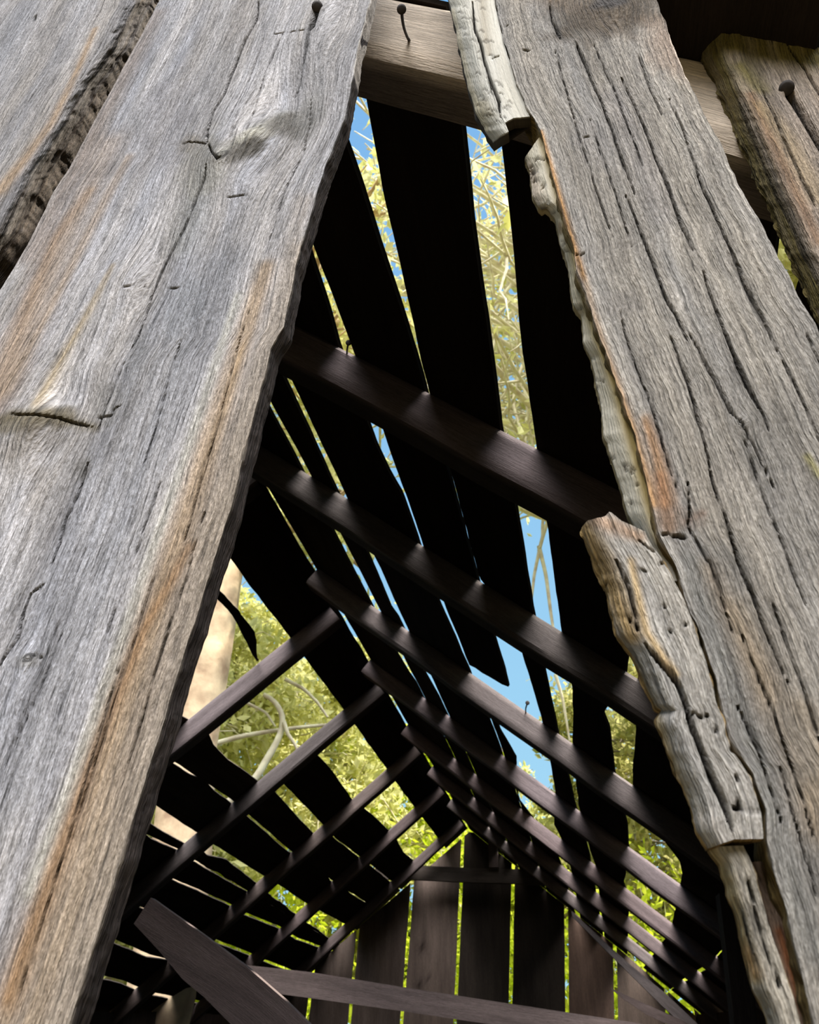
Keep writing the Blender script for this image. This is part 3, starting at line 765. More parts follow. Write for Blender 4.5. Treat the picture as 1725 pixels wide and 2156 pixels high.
# ---- the board right of the opening: body, splintered strips and pale wane
YR = 0.205 * HR
Mline = [(1043, 0), (1055, 60), (1075, 130), (1095, 190), (1118, 241), (1140, 273), (1157, 342), (1172, 398), (1193, 470), (1208, 519), (1217, 571), (1260, 695), (1302, 812), (1335, 916), (1367, 1036), (1388, 1120),
         (1430, 1212), (1453, 1282), (1481, 1347), (1504, 1421), (1525, 1490), (1540, 1557), (1587, 1627), (1610, 1707), (1613, 1767), (1627, 1833), (1657, 1933), (1690, 2050), (1713, 2153)]
RRp = [(1375, -20), (1390, 15), (1416, 95), (1470, 215), (1515, 300), (1560, 395), (1600, 470), (1660, 575), (1725, 705), (1860, 960), (2020, 1300), (2300, 1900)]
rcr = [
    ([(1213, 84), (1236, 143), (1288, 266), (1307, 328), (1340, 412)], 3.2, .005),
    ([(1310, 162), (1333, 214), (1366, 292), (1392, 357), (1434, 471), (1469, 549)], 3.2, .005),
    ([(1411, 208), (1450, 312), (1482, 403), (1538, 526), (1573, 604), (1640, 745)], 2.8, .004),
    ([(1317, 406), (1340, 468), (1372, 552), (1408, 640), (1452, 720)], 3.0, .0045),
    ([(1476, 558), (1521, 690), (1570, 800), (1620, 905)], 3.2, .0045),
    ([(1524, 700), (1567, 801), (1595, 860)], 2.8, .004),
    ([(1451, 700), (1498, 787), (1542, 867), (1565, 892), (1590, 940), (1640, 1050)], 3.2, .0045),
    ([(1408, 700), (1448, 801), (1480, 917), (1502, 1019), (1535, 1106), (1556, 1182), (1589, 1258), (1607, 1316), (1660, 1440)], 3.6, .005),
    ([(1250, 90), (1290, 180), (1335, 300), (1360, 370)], 2.2, .003),
    ([(1345, 110), (1372, 190), (1400, 250)], 2.2, .003), ([(1240, 240), (1265, 320), (1300, 420), (1330, 520)], 2.2, .003),
    ([(1165, 90), (1190, 180), (1220, 280), (1250, 380), (1290, 500)], 2.0, .0028),
    ([(1158, 0), (1162, 40), (1180, 80)], 3.0, .004),
    ([(1450, 1010), (1452, 1090), (1448, 1108), (1500, 1190), (1540, 1330)], 3.2, .004),
    ([(1386, 1122), (1420, 1127), (1445, 1130)], 3.6, .005, .5), ([(1400, 1138), (1430, 1134), (1450, 1128)], 3.0, .004, .5),
    ([(1300, 640), (1330, 740), (1370, 850), (1400, 950), (1430, 1040)], 2.4, .003),
    ([(1650, 760), (1700, 860), (1760, 1000)], 2.6, .003), ([(1560, 900), (1620, 1080), (1700, 1280)], 2.4, .003),
    ([(1620, 1250), (1680, 1420), (1725, 1560)], 3.2, .004), ([(1560, 1330), (1620, 1480), (1680, 1650), (1725, 1800)], 3.0, .004),
    ([(1640, 1600), (1680, 1740), (1725, 1900)], 3.0, .004), ([(1550, 1480), (1600, 1590), (1650, 1740)], 3.2, .004),
    ([(1700, 700), (1725, 760), (1800, 900)], 2.4, .003),
    ([(1100, 102), (1118, 106)], 3.0, .003), ([(1062, 55), (1073, 50)], 2, .002), ([(1228, 288), (1242, 286)], 3, .003),
    ([(1212, 535), (1225, 537), (1232, 532)], 2.6, .003),
]
BRN = (0.30, 0.165, 0.07)
rbands = [
    ([(1120, -30, 40), (1200, 10, 36), (1290, 35, 40), (1380, 40, 30)], (0.20, 0.145, 0.095), .85),
    ([(1245, 12, 12), (1280, 22, 14), (1310, 15, 10)], (0.06, 0.055, 0.05), .9),
    ([(1385, 50, 30), (1430, 110, 34), (1470, 170, 20)], (0.42, 0.32, 0.25), .6),
    ([(1140, 275, 5), (1175, 400, 7), (1210, 520, 8), (1262, 697, 10), (1320, 870, 12), (1375, 1060, 14)], (0.40, 0.22, 0.085), .9),
    ([(1358, 880, 12), (1385, 960, 18), (1400, 1040, 22), (1410, 1110, 14)], (0.34, 0.19, 0.09), .85),
    ([(1390, 1000, 12), (1405, 1100, 18)], (0.36, 0.17, 0.08), .5),
    ([(1480, 1080, 8), (1445, 1098, 8)], (0.36, 0.22, 0.16), .5),
    ([(1500, 1200, 26), (1545, 1300, 30), (1600, 1420, 34), (1670, 1600, 36), (1725, 1740, 40)], (0.34, 0.25, 0.155), .6),
    ([(1690, 1500, 30), (1725, 1640, 40)], (0.36, 0.27, 0.17), .5),
    ([(1450, 1180, 20), (1500, 1330, 24), (1540, 1450, 24), (1590, 1590, 26), (1650, 1800, 34), (1710, 2000, 34)], (0.24, 0.24, 0.225), .55),
    ([(1560, 820, 50), (1640, 1000, 60), (1700, 1180, 60)], (0.22, 0.205, 0.185), .55),
    ([(1290, 200, 34), (1350, 330, 34), (1400, 460, 30)], (0.27, 0.25, 0.25), .5),
    ([(1230, 600, 20), (1290, 740, 22), (1350, 870, 18)], (0.48, 0.44, 0.39), .5),
    ([(1700, 960, 8), (1725, 1000, 9)], (0.40, 0.36, 0.14), .7),
]
rb = front_board('wall_board', YR, 0.026, Mline, RRp, lambda s: ZTOP, lambda s: ZBOT, 0.00095, 303, (0.335, 0.31, 0.28), rcr, rbands,
                 knots=[(1285, 12, 34, 2.5, .002, .5), (1566, 890, 12, 3, .001, .5)],
                 spots=[(1285, 18, 120, 46, (0.105, 0.08, 0.055), .92), (1285, 12, 40, 14, (0.035, 0.03, 0.028), .8), (1420, 110, 60, 60, (0.36, 0.27, 0.21), .5), (1310, 640, 60, 26, (0.24, 0.22, 0.20), .5),
                        (1620, 930, 70, 90, (0.21, 0.195, 0.175), .5), (1540, 1200, 40, 60, (0.21, 0.20, 0.185), .5), (1430, 1090, 50, 24, (0.20, 0.16, 0.13), .5), (1660, 1560, 60, 90, (0.22, 0.21, 0.195), .4), (1260, 300, 60, 60, (0.24, 0.225, 0.22), .4)], edge=(0.22, 0.16, 0.06), erough=.003)
tag(rb, 'weathered tan grey front board right of the opening with a splintered left edge', 'board', 'upright boards of the front wall')

def zline(pts, y):
    """end profile: survey points across the strip give z as a function of 0..1 across it"""
    q = np.array([on_y(p[0], p[1], y) for p in pts])
    x = (q[:, 0] - q[0, 0]) / (q[-1, 0] - q[0, 0])
    return lambda s: float(np.interp(s, x, q[:, 2]))

def round_left(amount, start=0.55):
    return lambda s, Z, X: amount * np.clip((start - s) / start, 0, 1) ** 2.2

rs_u = np.random.RandomState(21)
ucr = []
for k in range(40):
    t = rs_u.rand(); cy = 285 * t; cx = 955 + 62 * t + rs_u.rand() * 72 - 4
    ucr.append(([(cx, cy), (cx + 5, cy - 3 - 3 * rs_u.rand()), (cx + 11 + 4 * rs_u.rand(), cy + 2)], 1.7, .0009, .3))
usl = [(936, -40), (945, 0), (960, 60), (975, 140), (1000, 230), (1022, 275), (1036, 292), (1040, 300)]
usr = [(1036, -40), (1041, 0), (1053, 60), (1073, 130), (1093, 190), (1116, 241), (1124, 255)]
o = front_board('edge_strip', YR + .0015, 0.008, usl, usr, lambda s: ZTOP, zline([(1036, 292), (1052, 280), (1070, 270), (1066, 252), (1085, 242), (1112, 240)], YR), 0.0009, 304, (0.56, 0.54, 0.48),
                [([(995, 0), (1000, 60), (1012, 85), (1022, 130), (1035, 170), (1050, 210), (1056, 245)], 3.0, .006), ([(1028, 170), (1040, 190), (1055, 215)], 2.0, .004),
                 ([(1035, 122), (1040, 120), (1050, 116)], 2.2, .003)] + ucr,
                [([(1015, 0, 14), (1020, 60, 14), (1030, 110, 10)], (0.33, 0.28, 0.20), .6), ([(950, 20, 8), (985, 180, 10), (1020, 270, 14)], (0.52, 0.44, 0.28), .7), ([(1015, 215, 12), (1030, 240, 12)], (0.33, 0.28, 0.17), .6)],
                recess=round_left(0.016), mat=M_PALE, parent=rb, edge=(0.05, 0.04, 0.028), erough=.002, wob=.0008, fine=.5)
o['label'] = 'pale rounded strip above the notch'

wl = [(1104, 330), (1116, 362), (1120, 415), (1130, 434), (1147, 437), (1157, 444), (1169, 458), (1179, 507), (1190, 540), (1204, 610), (1208, 640), (1225, 662), (1231, 721), (1254, 789), (1264, 857), (1270, 916), (1303, 1020), (1312, 1058), (1325, 1094), (1355, 1150), (1385, 1215)]
wr = [(1138, 265), (1142, 280), (1159, 345), (1175, 400), (1195, 471), (1210, 520), (1219, 572), (1262, 696), (1304, 813), (1337, 917), (1369, 1037), (1390, 1121), (1420, 1195), (1440, 1245)]
squig = []
rs_ = np.random.RandomState(9)
for k in range(46):
    t = rs_.rand()
    i = t * (len(wr) - 4) + .5; a = int(i); f = i - a
    bx = wr[a][0] + (wr[a + 1][0] - wr[a][0]) * f; by = wr[a][1] + (wr[a + 1][1] - wr[a][1]) * f
    cx = bx - 14 - rs_.rand() * 38; cy = by + rs_.rand() * 20
    an = rs_.rand() * 6.28; L_ = 5 + rs_.rand() * 12
    squig.append(([(cx, cy), (cx + L_ * math.cos(an), cy + .6 * L_ * math.sin(an)), (cx + L_ * 1.6 * math.cos(an + .9), cy + L_ * math.sin(an + .9))], 2.8, .0022, .3))
o = front_board('worn_edge', YR + .004, 0.005, wl, wr, lambda s: float(on_y(1130, 268 + 50 * (1 - s), YR)[2]), lambda s: float(on_y(1410, 1215, YR)[2]), 0.0009, 305, (0.74, 0.69, 0.58),
                squig, [([(1132, 262, 10), (1160, 350, 11), (1195, 475, 12), (1215, 570, 13), (1255, 696, 15), (1298, 813, 17), (1330, 917, 18), (1362, 1037, 18), (1400, 1160, 18)], (0.34, 0.25, 0.075), .95),
                        ([(1112, 350, 16), (1130, 420, 20)], (0.50, 0.40, 0.32), .8), ([(1180, 490, 7), (1178, 470, 6)], (0.2, 0.12, 0.04), .8), ([(1190, 540, 20), (1215, 620, 20)], (0.42, 0.38, 0.28), .6)],
                recess=lambda s, Z, X: 0.017 * (1 - s) ** 1.4 + 0.003 * sstep(.6, .95, s), mat=M_PALE, parent=rb, edge=(0.30, 0.24, 0.13), erough=.002, wob=.0012, fine=.25)
o['label'] = 'pale cracked inner face where the edge strip has broken away'

lsl = [(1222, 1105), (1224, 1113), (1240, 1159), (1263, 1205), (1265, 1222), (1280, 1247), (1305, 1335), (1328, 1375), (1354, 1440), (1382, 1490), (1395, 1497), (1385, 1515), (1388, 1530), (1400, 1548), (1417, 1600), (1443, 1677), (1463, 1747), (1490, 1783)]
lsr = [(1352, 1095), (1358, 1125), (1405, 1200), (1432, 1250), (1458, 1318), (1483, 1390), (1505, 1455), (1523, 1530), (1545, 1580), (1583, 1640), (1602, 1710), (1607, 1770)]
lcrk = [([(1294, 1166), (1319, 1224), (1333, 1273), (1342, 1312), (1345, 1330)], 5.0, .010), ([(1352, 1349), (1377, 1379), (1412, 1419), (1430, 1444), (1447, 1490), (1460, 1537), (1477, 1577), (1500, 1640), (1523, 1690), (1540, 1750)], 6.5, .012),
        ([(1320, 1290), (1332, 1312), (1340, 1328)], 3, .006), ([(1345, 1135), (1375, 1160)], 3, .004), ([(1430, 1210), (1425, 1225)], 4, .005),
        ([(1268, 1232), (1282, 1226)], 4, .005, .4), ([(1542, 1700), (1570, 1706), (1608, 1708)], 3.2, .006, .5), ([(1452, 1500), (1475, 1510), (1500, 1505)], 3, .005, .5)]
for k in range(11):
    t = rs_.rand(); cy = 1180 + 560 * t; cx = 1350 + 240 * t + rs_.rand() * 70 - 20
    an = rs_.rand() * 6.28; L_ = 6 + rs_.rand() * 10
    lcrk.append(([(cx, cy), (cx + L_ * math.cos(an), cy + L_ * math.sin(an)), (cx + L_ * 1.5 * math.cos(an + .8), cy + L_ * 1.5 * math.sin(an + .8))], 3.2, .003, .3))
o = front_board('edge_strip', YR - .001, 0.006, lsl, lsr, zline([(1224, 1113), (1240, 1097), (1280, 1088), (1293, 1078), (1310, 1098), (1325, 1105), (1356, 1122)], YR), zline([(1490, 1788), (1520, 1778), (1550, 1768), (1607, 1767)], YR), 0.0009, 306, (0.36, 0.335, 0.30), lcrk,
                [([(1230, 1110, 20), (1262, 1180, 26), (1300, 1270, 26), (1330, 1340, 18)], (0.47, 0.32, 0.145), .95), ([(1260, 1095, 20), (1300, 1110, 20), (1345, 1130, 14)], (0.38, 0.24, 0.15), .8),
                 ([(1330, 1180, 8), (1345, 1260, 9), (1360, 1330, 9), (1400, 1390, 9), (1425, 1420, 7)], (0.50, 0.35, 0.17), .9), ([(1330, 1390, 10), (1375, 1490, 10), (1440, 1680, 12)], (0.42, 0.33, 0.19), .8),
                 ([(1470, 1720, 24), (1510, 1760, 20)], (0.46, 0.41, 0.36), .6), ([(1330, 1150, 10), (1350, 1200, 10), (1380, 1290, 14)], (0.24, 0.225, 0.21), .5)],
                recess=round_left(0.014, .35), mat=M_FRONT, parent=rb, edge=(0.30, 0.20, 0.08), erough=.003, wob=.0018)
o['label'] = 'splintered tan strip with broken square ends along the lower edge'

nsl = [(1488, 1770), (1497, 1793), (1523, 1823), (1540, 1883), (1557, 1930), (1573, 2013), (1600, 2117), (1613, 2160), (1660, 2330)]
nsr = [(1562, 1770), (1567, 1783), (1592, 1850), (1617, 1917), (1667, 2100), (1683, 2156), (1730, 2330)]
o = front_board('edge_strip', YR + .004, 0.005, nsl, nsr, lambda s: float(on_y(1530, 1778, YR)[2]), lambda s: ZBOT, 0.0009, 307, (0.40, 0.37, 0.32),
                [([(1575, 1850), (1600, 1950), (1640, 2080)], 3, .004), ([(1560, 1900), (1585, 1990), (1590, 2010)], 3, .004)],
                [([(1500, 1790, 12), (1530, 1850, 14), (1560, 1950, 12), (1590, 2060, 12)], (0.40, 0.30, 0.14), .9), ([(1570, 2000, 12), (1590, 2050, 12)], (0.42, 0.24, 0.10), .7)],
                recess=round_left(0.014, .5), mat=M_FRONT, parent=rb, edge=(0.25, 0.17, 0.07), erough=.003, wob=.002)
o['label'] = 'narrow rounded strip at the foot of the broken edge'
inl = [(1560, 1764), (1590, 1840), (1615, 1917), (1660, 2100), (1680, 2156), (1730, 2330)]
inr = [(1618, 1764), (1630, 1833), (1660, 1933), (1693, 2050), (1716, 2156), (1760, 2330)]
o = front_board('inner_wood', YR + .016, 0.006, inl, inr, lambda s: float(on_y(1590, 1800, YR)[2]), lambda s: ZBOT, 0.0012, 308, (0.27, 0.19, 0.14),
                [], [([(1640, 1960, 8), (1690, 2120, 10)], (0.30, 0.10, 0.03), .9)], mat=M_FRONT, parent=rb)
o['label'] = 'brown inner wood laid bare behind the broken strip'

# ---- the short board at the top right
YQ = 0.249 * HR
QL = [(1481, 60), (1482, 127), (1525, 214), (1590, 357), (1655, 506), (1725, 659), (1900, 1040), (2100, 1500)]
QR = [(1725 + 40, 60), (1780, 120), (1830, 214), (1905, 357), (1990, 506), (2080, 659), (2300, 1040), (2560, 1500)]
def q_recess(s, Z, X):
    return 0.02 * np.clip((0.16 - s) / 0.16, 0, 1) ** 1.1
OLV = (0.17, 0.135, 0.035)
o = front_board('wall_board', YQ, 0.007, QL, QR, zline([(1482, 68), (1531, 71), (1600, 78), (1645, 87), (1652, 97), (1725, 104), (1765, 110)], YQ), lambda s: ZBOT, 0.0011, 309, (0.40, 0.33, 0.27),
                [([(1655, 185), (1680, 225), (1725, 300), (1800, 430)], 10, .010, .3), ([(1655, 95), (1690, 140), (1725, 195), (1800, 310)], 3, .005), ([(1600, 180), (1660, 320), (1725, 450)], 2.6, .004),
                 ([(1545, 190), (1600, 330), (1660, 460), (1725, 600)], 2.6, .003)],
                [([(1485, 75, 40), (1560, 90, 44), (1640, 105, 46), (1720, 120, 40)], OLV, 1.5), ([(1490, 90, 26), (1520, 180, 26), (1590, 330, 22), (1655, 480, 20), (1725, 640, 18)], OLV, 1.4),
                 ([(1560, 140, 26), (1600, 190, 22)], (0.19, 0.16, 0.06), .9), ([(1580, 200, 12), (1650, 350, 16), (1725, 510, 18)], (0.25, 0.15, 0.085), .8), ([(1600, 220, 18), (1660, 300, 24), (1725, 420, 24)], (0.36, 0.26, 0.12), .5),
                 ([(1560, 210, 5), (1655, 430, 6), (1725, 580, 7)], (0.46, 0.39, 0.33), .7)],
                recess=q_recess, edge=(0.13, 0.10, 0.03))
tag(o, 'short mossy front board in the top right corner, its sawn top end showing', 'board', 'upright boards of the front wall')

# rest of the front wall, to either side of the frame
plank_wall('wall_front_left', (XL_W + .1, 0.40), (-0.78, 0.40), lambda x, y: RZ - abs(x - XR) * math.tan(SL) - 0.03, 9, 0.02, 5)
plank_wall('wall_front_right', (0.62, 0.40), (XR_W - .1, 0.40), lambda x, y: RZ - abs(x - XR) * math.tan(SL) - 0.03, 3, 0.02, 6)

plank_wall('wall_front', (XL_W + .1, 0.375), (XR_W - .1, 0.375), lambda x, y: ZBOT - 0.01, 16, 0.022, 7)

# ------------------------------------------------------------------ far gable: upright boards with slits between
def gable():
    y = YG
    slit = [[(560, 1990), (545, 2156)], [(652, 2100), (645, 2156)], [(756, 1930), (742, 2080), (735, 2156)], [(868, 1860), (851, 2085), (845, 2156)], [(975, 1760), (970, 1880), (960, 2110), (958, 2156)],
            [(1082, 1770), (1080, 1870), (1075, 2120), (1074, 2156)], [(1192, 1880), (1195, 2130), (1196, 2156)], [(1295, 1990), (1298, 2156)], [(1400, 2000), (1406, 2156)], [(1500, 2000), (1510, 2156)]]
    names = ['gable board at the far left end of the back wall', 'gable board left of the leftmost thin green slit', 'gable board behind the lower end of the hanging plank',
             'gable board with dark knots, left of the brightest slits', 'knotted gable board in the middle, under the collar tie', 'dark gable board between the two tallest green slits', 'dark gable board right of the two tallest green slits',
             'brown lit gable board in the lower right between two green slits', 'pale brown gable board at the lower right behind the splinters', 'gable board in the dark lower right corner', 'last gable board at the right end of the back wall']
    edges = [None] + slit + [None]
    for i in range(len(edges) - 1):
        def fn(e, sgn):
            if e is None: return None
            f = edge_fn([(p[0], p[1]) for p in e], y)
            return lambda z: f(z) + sgn * 0.016
        fl = fn(edges[i], 1); fr = fn(edges[i + 1], -1)
        if fl is None: f2 = fr; fl = lambda z: f2(z) * 0 + XL_W + 0.09
        if fr is None: f3 = fl; fr = lambda z: f3(z) * 0 + XR_W - 0.09
        nv, nu = 80, 12
        s = np.linspace(0, 1, nu)[None]; v = np.linspace(0, 1, nv)[:, None]
        zm = 1.6
        x0, x1 = fl(np.array(2.0)), fr(np.array(2.0))
        xs = x0 + (x1 - x0) * s
        zt = RZ - np.abs(xs - XR) * math.tan(SL) - 0.012
        Z = 0.0 + (zt - 0.0) * v
        XLz = fl(Z) + (fbm(Z * 5, Z * 0, 400 + i, 3) - .5) * .006; XRz = fr(Z) + (fbm(Z * 5, Z * 0 + 3, 420 + i, 3) - .5) * .006
        X = XLz + (XRz - XLz) * s
        zc = RZ - np.abs(X - XR) * math.tan(SL) - 0.012
        Z = np.minimum(Z, zc)
        gu = X * 1.0 + i * .77; gv = Z
        rs = np.random.RandomState(500 + i)
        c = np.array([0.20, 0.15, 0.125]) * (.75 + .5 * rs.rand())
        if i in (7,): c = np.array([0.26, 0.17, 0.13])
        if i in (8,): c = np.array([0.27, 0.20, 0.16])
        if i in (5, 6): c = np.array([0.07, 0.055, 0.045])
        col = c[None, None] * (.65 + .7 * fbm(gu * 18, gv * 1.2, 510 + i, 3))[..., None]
        crack = np.zeros_like(X)
        if i == 4:
            for kx, kz, kr in ((.28, 2.02, .03), (.2, 1.72, .028), (.42, 1.78, .015)):
                d = np.hypot(X - (x0 + (x1 - x0) * kx), (Z - kz) * .7); col = col * (1 - .8 * np.exp(-(d / kr) ** 2))[..., None]
        P = np.stack([X, np.full_like(X, y), Z], -1)
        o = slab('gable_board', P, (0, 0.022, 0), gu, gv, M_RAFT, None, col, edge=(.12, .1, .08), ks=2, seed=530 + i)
        tag(o, names[i], 'board', 'upright boards of the far gable')
gable()

def beam_px(name, top, bot, y, th, base, seed, label, cat, mat=None, ends=None, bow=0.0, tilt=0.0):
    """timber whose near face is surveyed by its top and bottom edges, at depth y (may vary along it by tilt)"""
    n = 90; nd = 14
    def res(pts):
        p = np.array(pts, float)
        d = np.concatenate([[0], np.cumsum(np.hypot(*np.diff(p, axis=0).T))]); d /= d[-1]
        t = np.linspace(0, 1, n)
        return np.stack([np.interp(t, d, p[:, 0]), np.interp(t, d, p[:, 1])], -1)
    A, B = res(top), res(bot)
    P = np.zeros((n, nd, 3)); gu = np.zeros((n, nd)); gv = np.zeros((n, nd))
    for i in range(n):
        yy = y + tilt * (i / (n - 1) - .5)
        a = on_y(A[i, 0], A[i, 1], yy); b = on_y(B[i, 0], B[i, 1], yy)
        for j in range(nd):
            f = j / (nd - 1)
            P[i, j] = a + (b - a) * f
            gu[i, j] = f * np.linalg.norm(b - a) + seed
    L = np.concatenate([[0], np.cumsum(np.linalg.norm(np.diff(P[:, 0], axis=0), axis=1))])
    gv[:] = L[:, None]
    P[..., 1] += (fbm(gv * 8, gu * 20, seed, 3) - .5) * .006
    col = np.asarray(base)[None, None] * (.7 + .6 * fbm(gv * 4, gu * 25, seed + 1, 3))[..., None]
    o = slab(name, P, (0, th, 0), gu, gv, mat or M_RAFT, None, col, edge=np.asarray(base) * .8, ks=3, seed=seed)
    return tag(o, label, cat)

beam_px('tie_beam', [(440, 2020), (510, 2031), (650, 2046), (860, 2080), (1080, 2114), (1330, 2152), (1450, 2172)], [(440, 2072), (510, 2082), (700, 2108), (860, 2131), (1080, 2164), (1330, 2205), (1450, 2228)], 2.5 * HR, 0.07, (0.26, 0.20, 0.185), 601,
        'long brown tie beam sloping across the bottom of the opening', 'beam')
beam_px('plank', [(318, 1890), (420, 1962), (520, 2036), (600, 2106), (655, 2160), (760, 2260)], [(282, 1945), (335, 2003), (385, 2062), (430, 2100), (490, 2160), (600, 2270)], 1.25 * HR, 0.022, (0.27, 0.21, 0.20), 602,
        'loose brown plank hanging at a slant in the lower left', 'plank')
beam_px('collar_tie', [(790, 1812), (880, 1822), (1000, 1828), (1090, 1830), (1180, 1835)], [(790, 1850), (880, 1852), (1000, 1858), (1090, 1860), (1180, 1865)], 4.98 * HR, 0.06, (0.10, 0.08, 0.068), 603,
        'dark collar tie across the upper part of the far gable', 'beam')
beam_px('king_post', [(1026, 1700), (1028, 1760), (1030, 1826)], [(1044, 1700), (1046, 1760), (1050, 1826)], 4.96 * HR, 0.05, (0.15, 0.11, 0.10), 604, 'short upright post standing on the collar tie under the gable peak', 'post')
beam_px('brace', [(1203, 1917), (1283, 1992), (1330, 2033), (1400, 2090), (1470, 2156), (1560, 2240)], [(1206, 1930), (1283, 2008), (1330, 2054), (1395, 2118), (1440, 2160), (1520, 2240)], 3.2 * HR, 0.03, (0.24, 0.20, 0.19), 605, 'thin pale grey brace slanting down in the lower right corner', 'brace')
beam_px('splinter', [(1286, 2080), (1320, 2096), (1370, 2118), (1440, 2150), (1480, 2172)], [(1287, 2082), (1315, 2105), (1360, 2135), (1420, 2164), (1470, 2190)], 2.9 * HR, 0.01, (0.16, 0.12, 0.11), 606, 'long dark splinter curling in front of the lower right gable boards', 'splinter')
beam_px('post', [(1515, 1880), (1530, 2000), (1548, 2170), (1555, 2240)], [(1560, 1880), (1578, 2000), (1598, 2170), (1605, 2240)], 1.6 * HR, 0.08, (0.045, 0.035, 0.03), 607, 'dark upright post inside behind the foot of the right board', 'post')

# ------------------------------------------------------------------ nails
def nail(base, tip, r, label, group=None, head=2.6):
    base = np.asarray(base); tip = np.asarray(tip)
    d = tip - base; L = np.linalg.norm(d); d /= L
    root = empty('nail', Vector(base))
    b = Bag()
    t = np.linspace(0, 1, 12)
    side = np.cross(d, [0, 0, 1.0]); side /= np.linalg.norm(side) + 1e-9
    path = (d * L)[None] * t[:, None] + side[None] * (np.sin(t * math.pi) * L * .03)[:, None]
    V, Q = tube(path, r * (1 - .15 * np.sin(t * 3)), 10); b.add(V, Q)
    b.build('shank', M_NAIL, root)
    h = Bag()
    hp = np.array([d * (L - .0004), d * L, d * (L + r * .7), d * (L + r * .95), d * (L + r)])
    V, Q = tube(hp, np.array([r, r * head, r * head, r * head * .6, 1e-5]), 16); h.add(V, Q)
    h.build('nail_head', M_NAIL, root)
    return tag(root, label, 'nail', group)
nail(on_y(868, 97, 0.265 * HR + .012), on_y(846, 20, 0.232 * HR), .0017, 'bent rusty nail standing out of the pale rafter at the top')
nail(on_y(662, 34, YL + .012), on_y(668, 15, YL - .0012), .0020, 'dark nail driven into the top of the wide grey board')
nail(on_y(1662, 196, YQ + .010), on_y(1657, 186, YQ - .001), .0022, 'black nail in the groove of the short mossy board')
def on_roof(px, py, drop=0):
    d = ray(px, py); t = math.tan(SL)
    s = (HR + t * XR) / (d[2] + t * d[0]); return EYE + d * s
nail(on_roof(728, 742) + np.array([0, .02, -.004]), on_roof(734, 722) * .985 + EYE * .015, .0022, 'nail left standing on the nearest inside rafter, in the narrow slit of sky')
nail(on_roof(1108, 1500) + np.array([0, .03, -.004]), on_roof(1111, 1480), .0028, 'thin nail standing up in the notch of blue sky')

# ------------------------------------------------------------------ trees
def leaves_mesh(name, C, size, seed, mat, parent):
    """C (n,3) leaf centres -> bent diamond leaves"""
    rs = np.random.RandomState(seed)
    n = len(C)
    a = rs.normal(size=(n, 3)); a /= np.linalg.norm(a, axis=1)[:, None]
    b = rs.normal(size=(n, 3)); b -= a * (a * b).sum(1)[:, None]; b /= np.linalg.norm(b, axis=1)[:, None]
    nn = np.cross(a, b)
    s = size * (.6 + .8 * rs.rand(n))[:, None]
    V = np.stack([C - a * s, C + b * s * .5 + nn * s * .12, C + a * s, C - b * s * .5 + nn * s * .12], 1).reshape(-1, 3)
    i = np.arange(n)[:, None] * 4
    Q = i + np.array([[0, 1, 2, 3]])
    sh = np.repeat(np.clip(rs.rand(n), 0, 1), 4)
    me = raw_mesh(name, V, [Q], False, {'shade': sh})
    o = link(name, me, mat, parent)
    return o

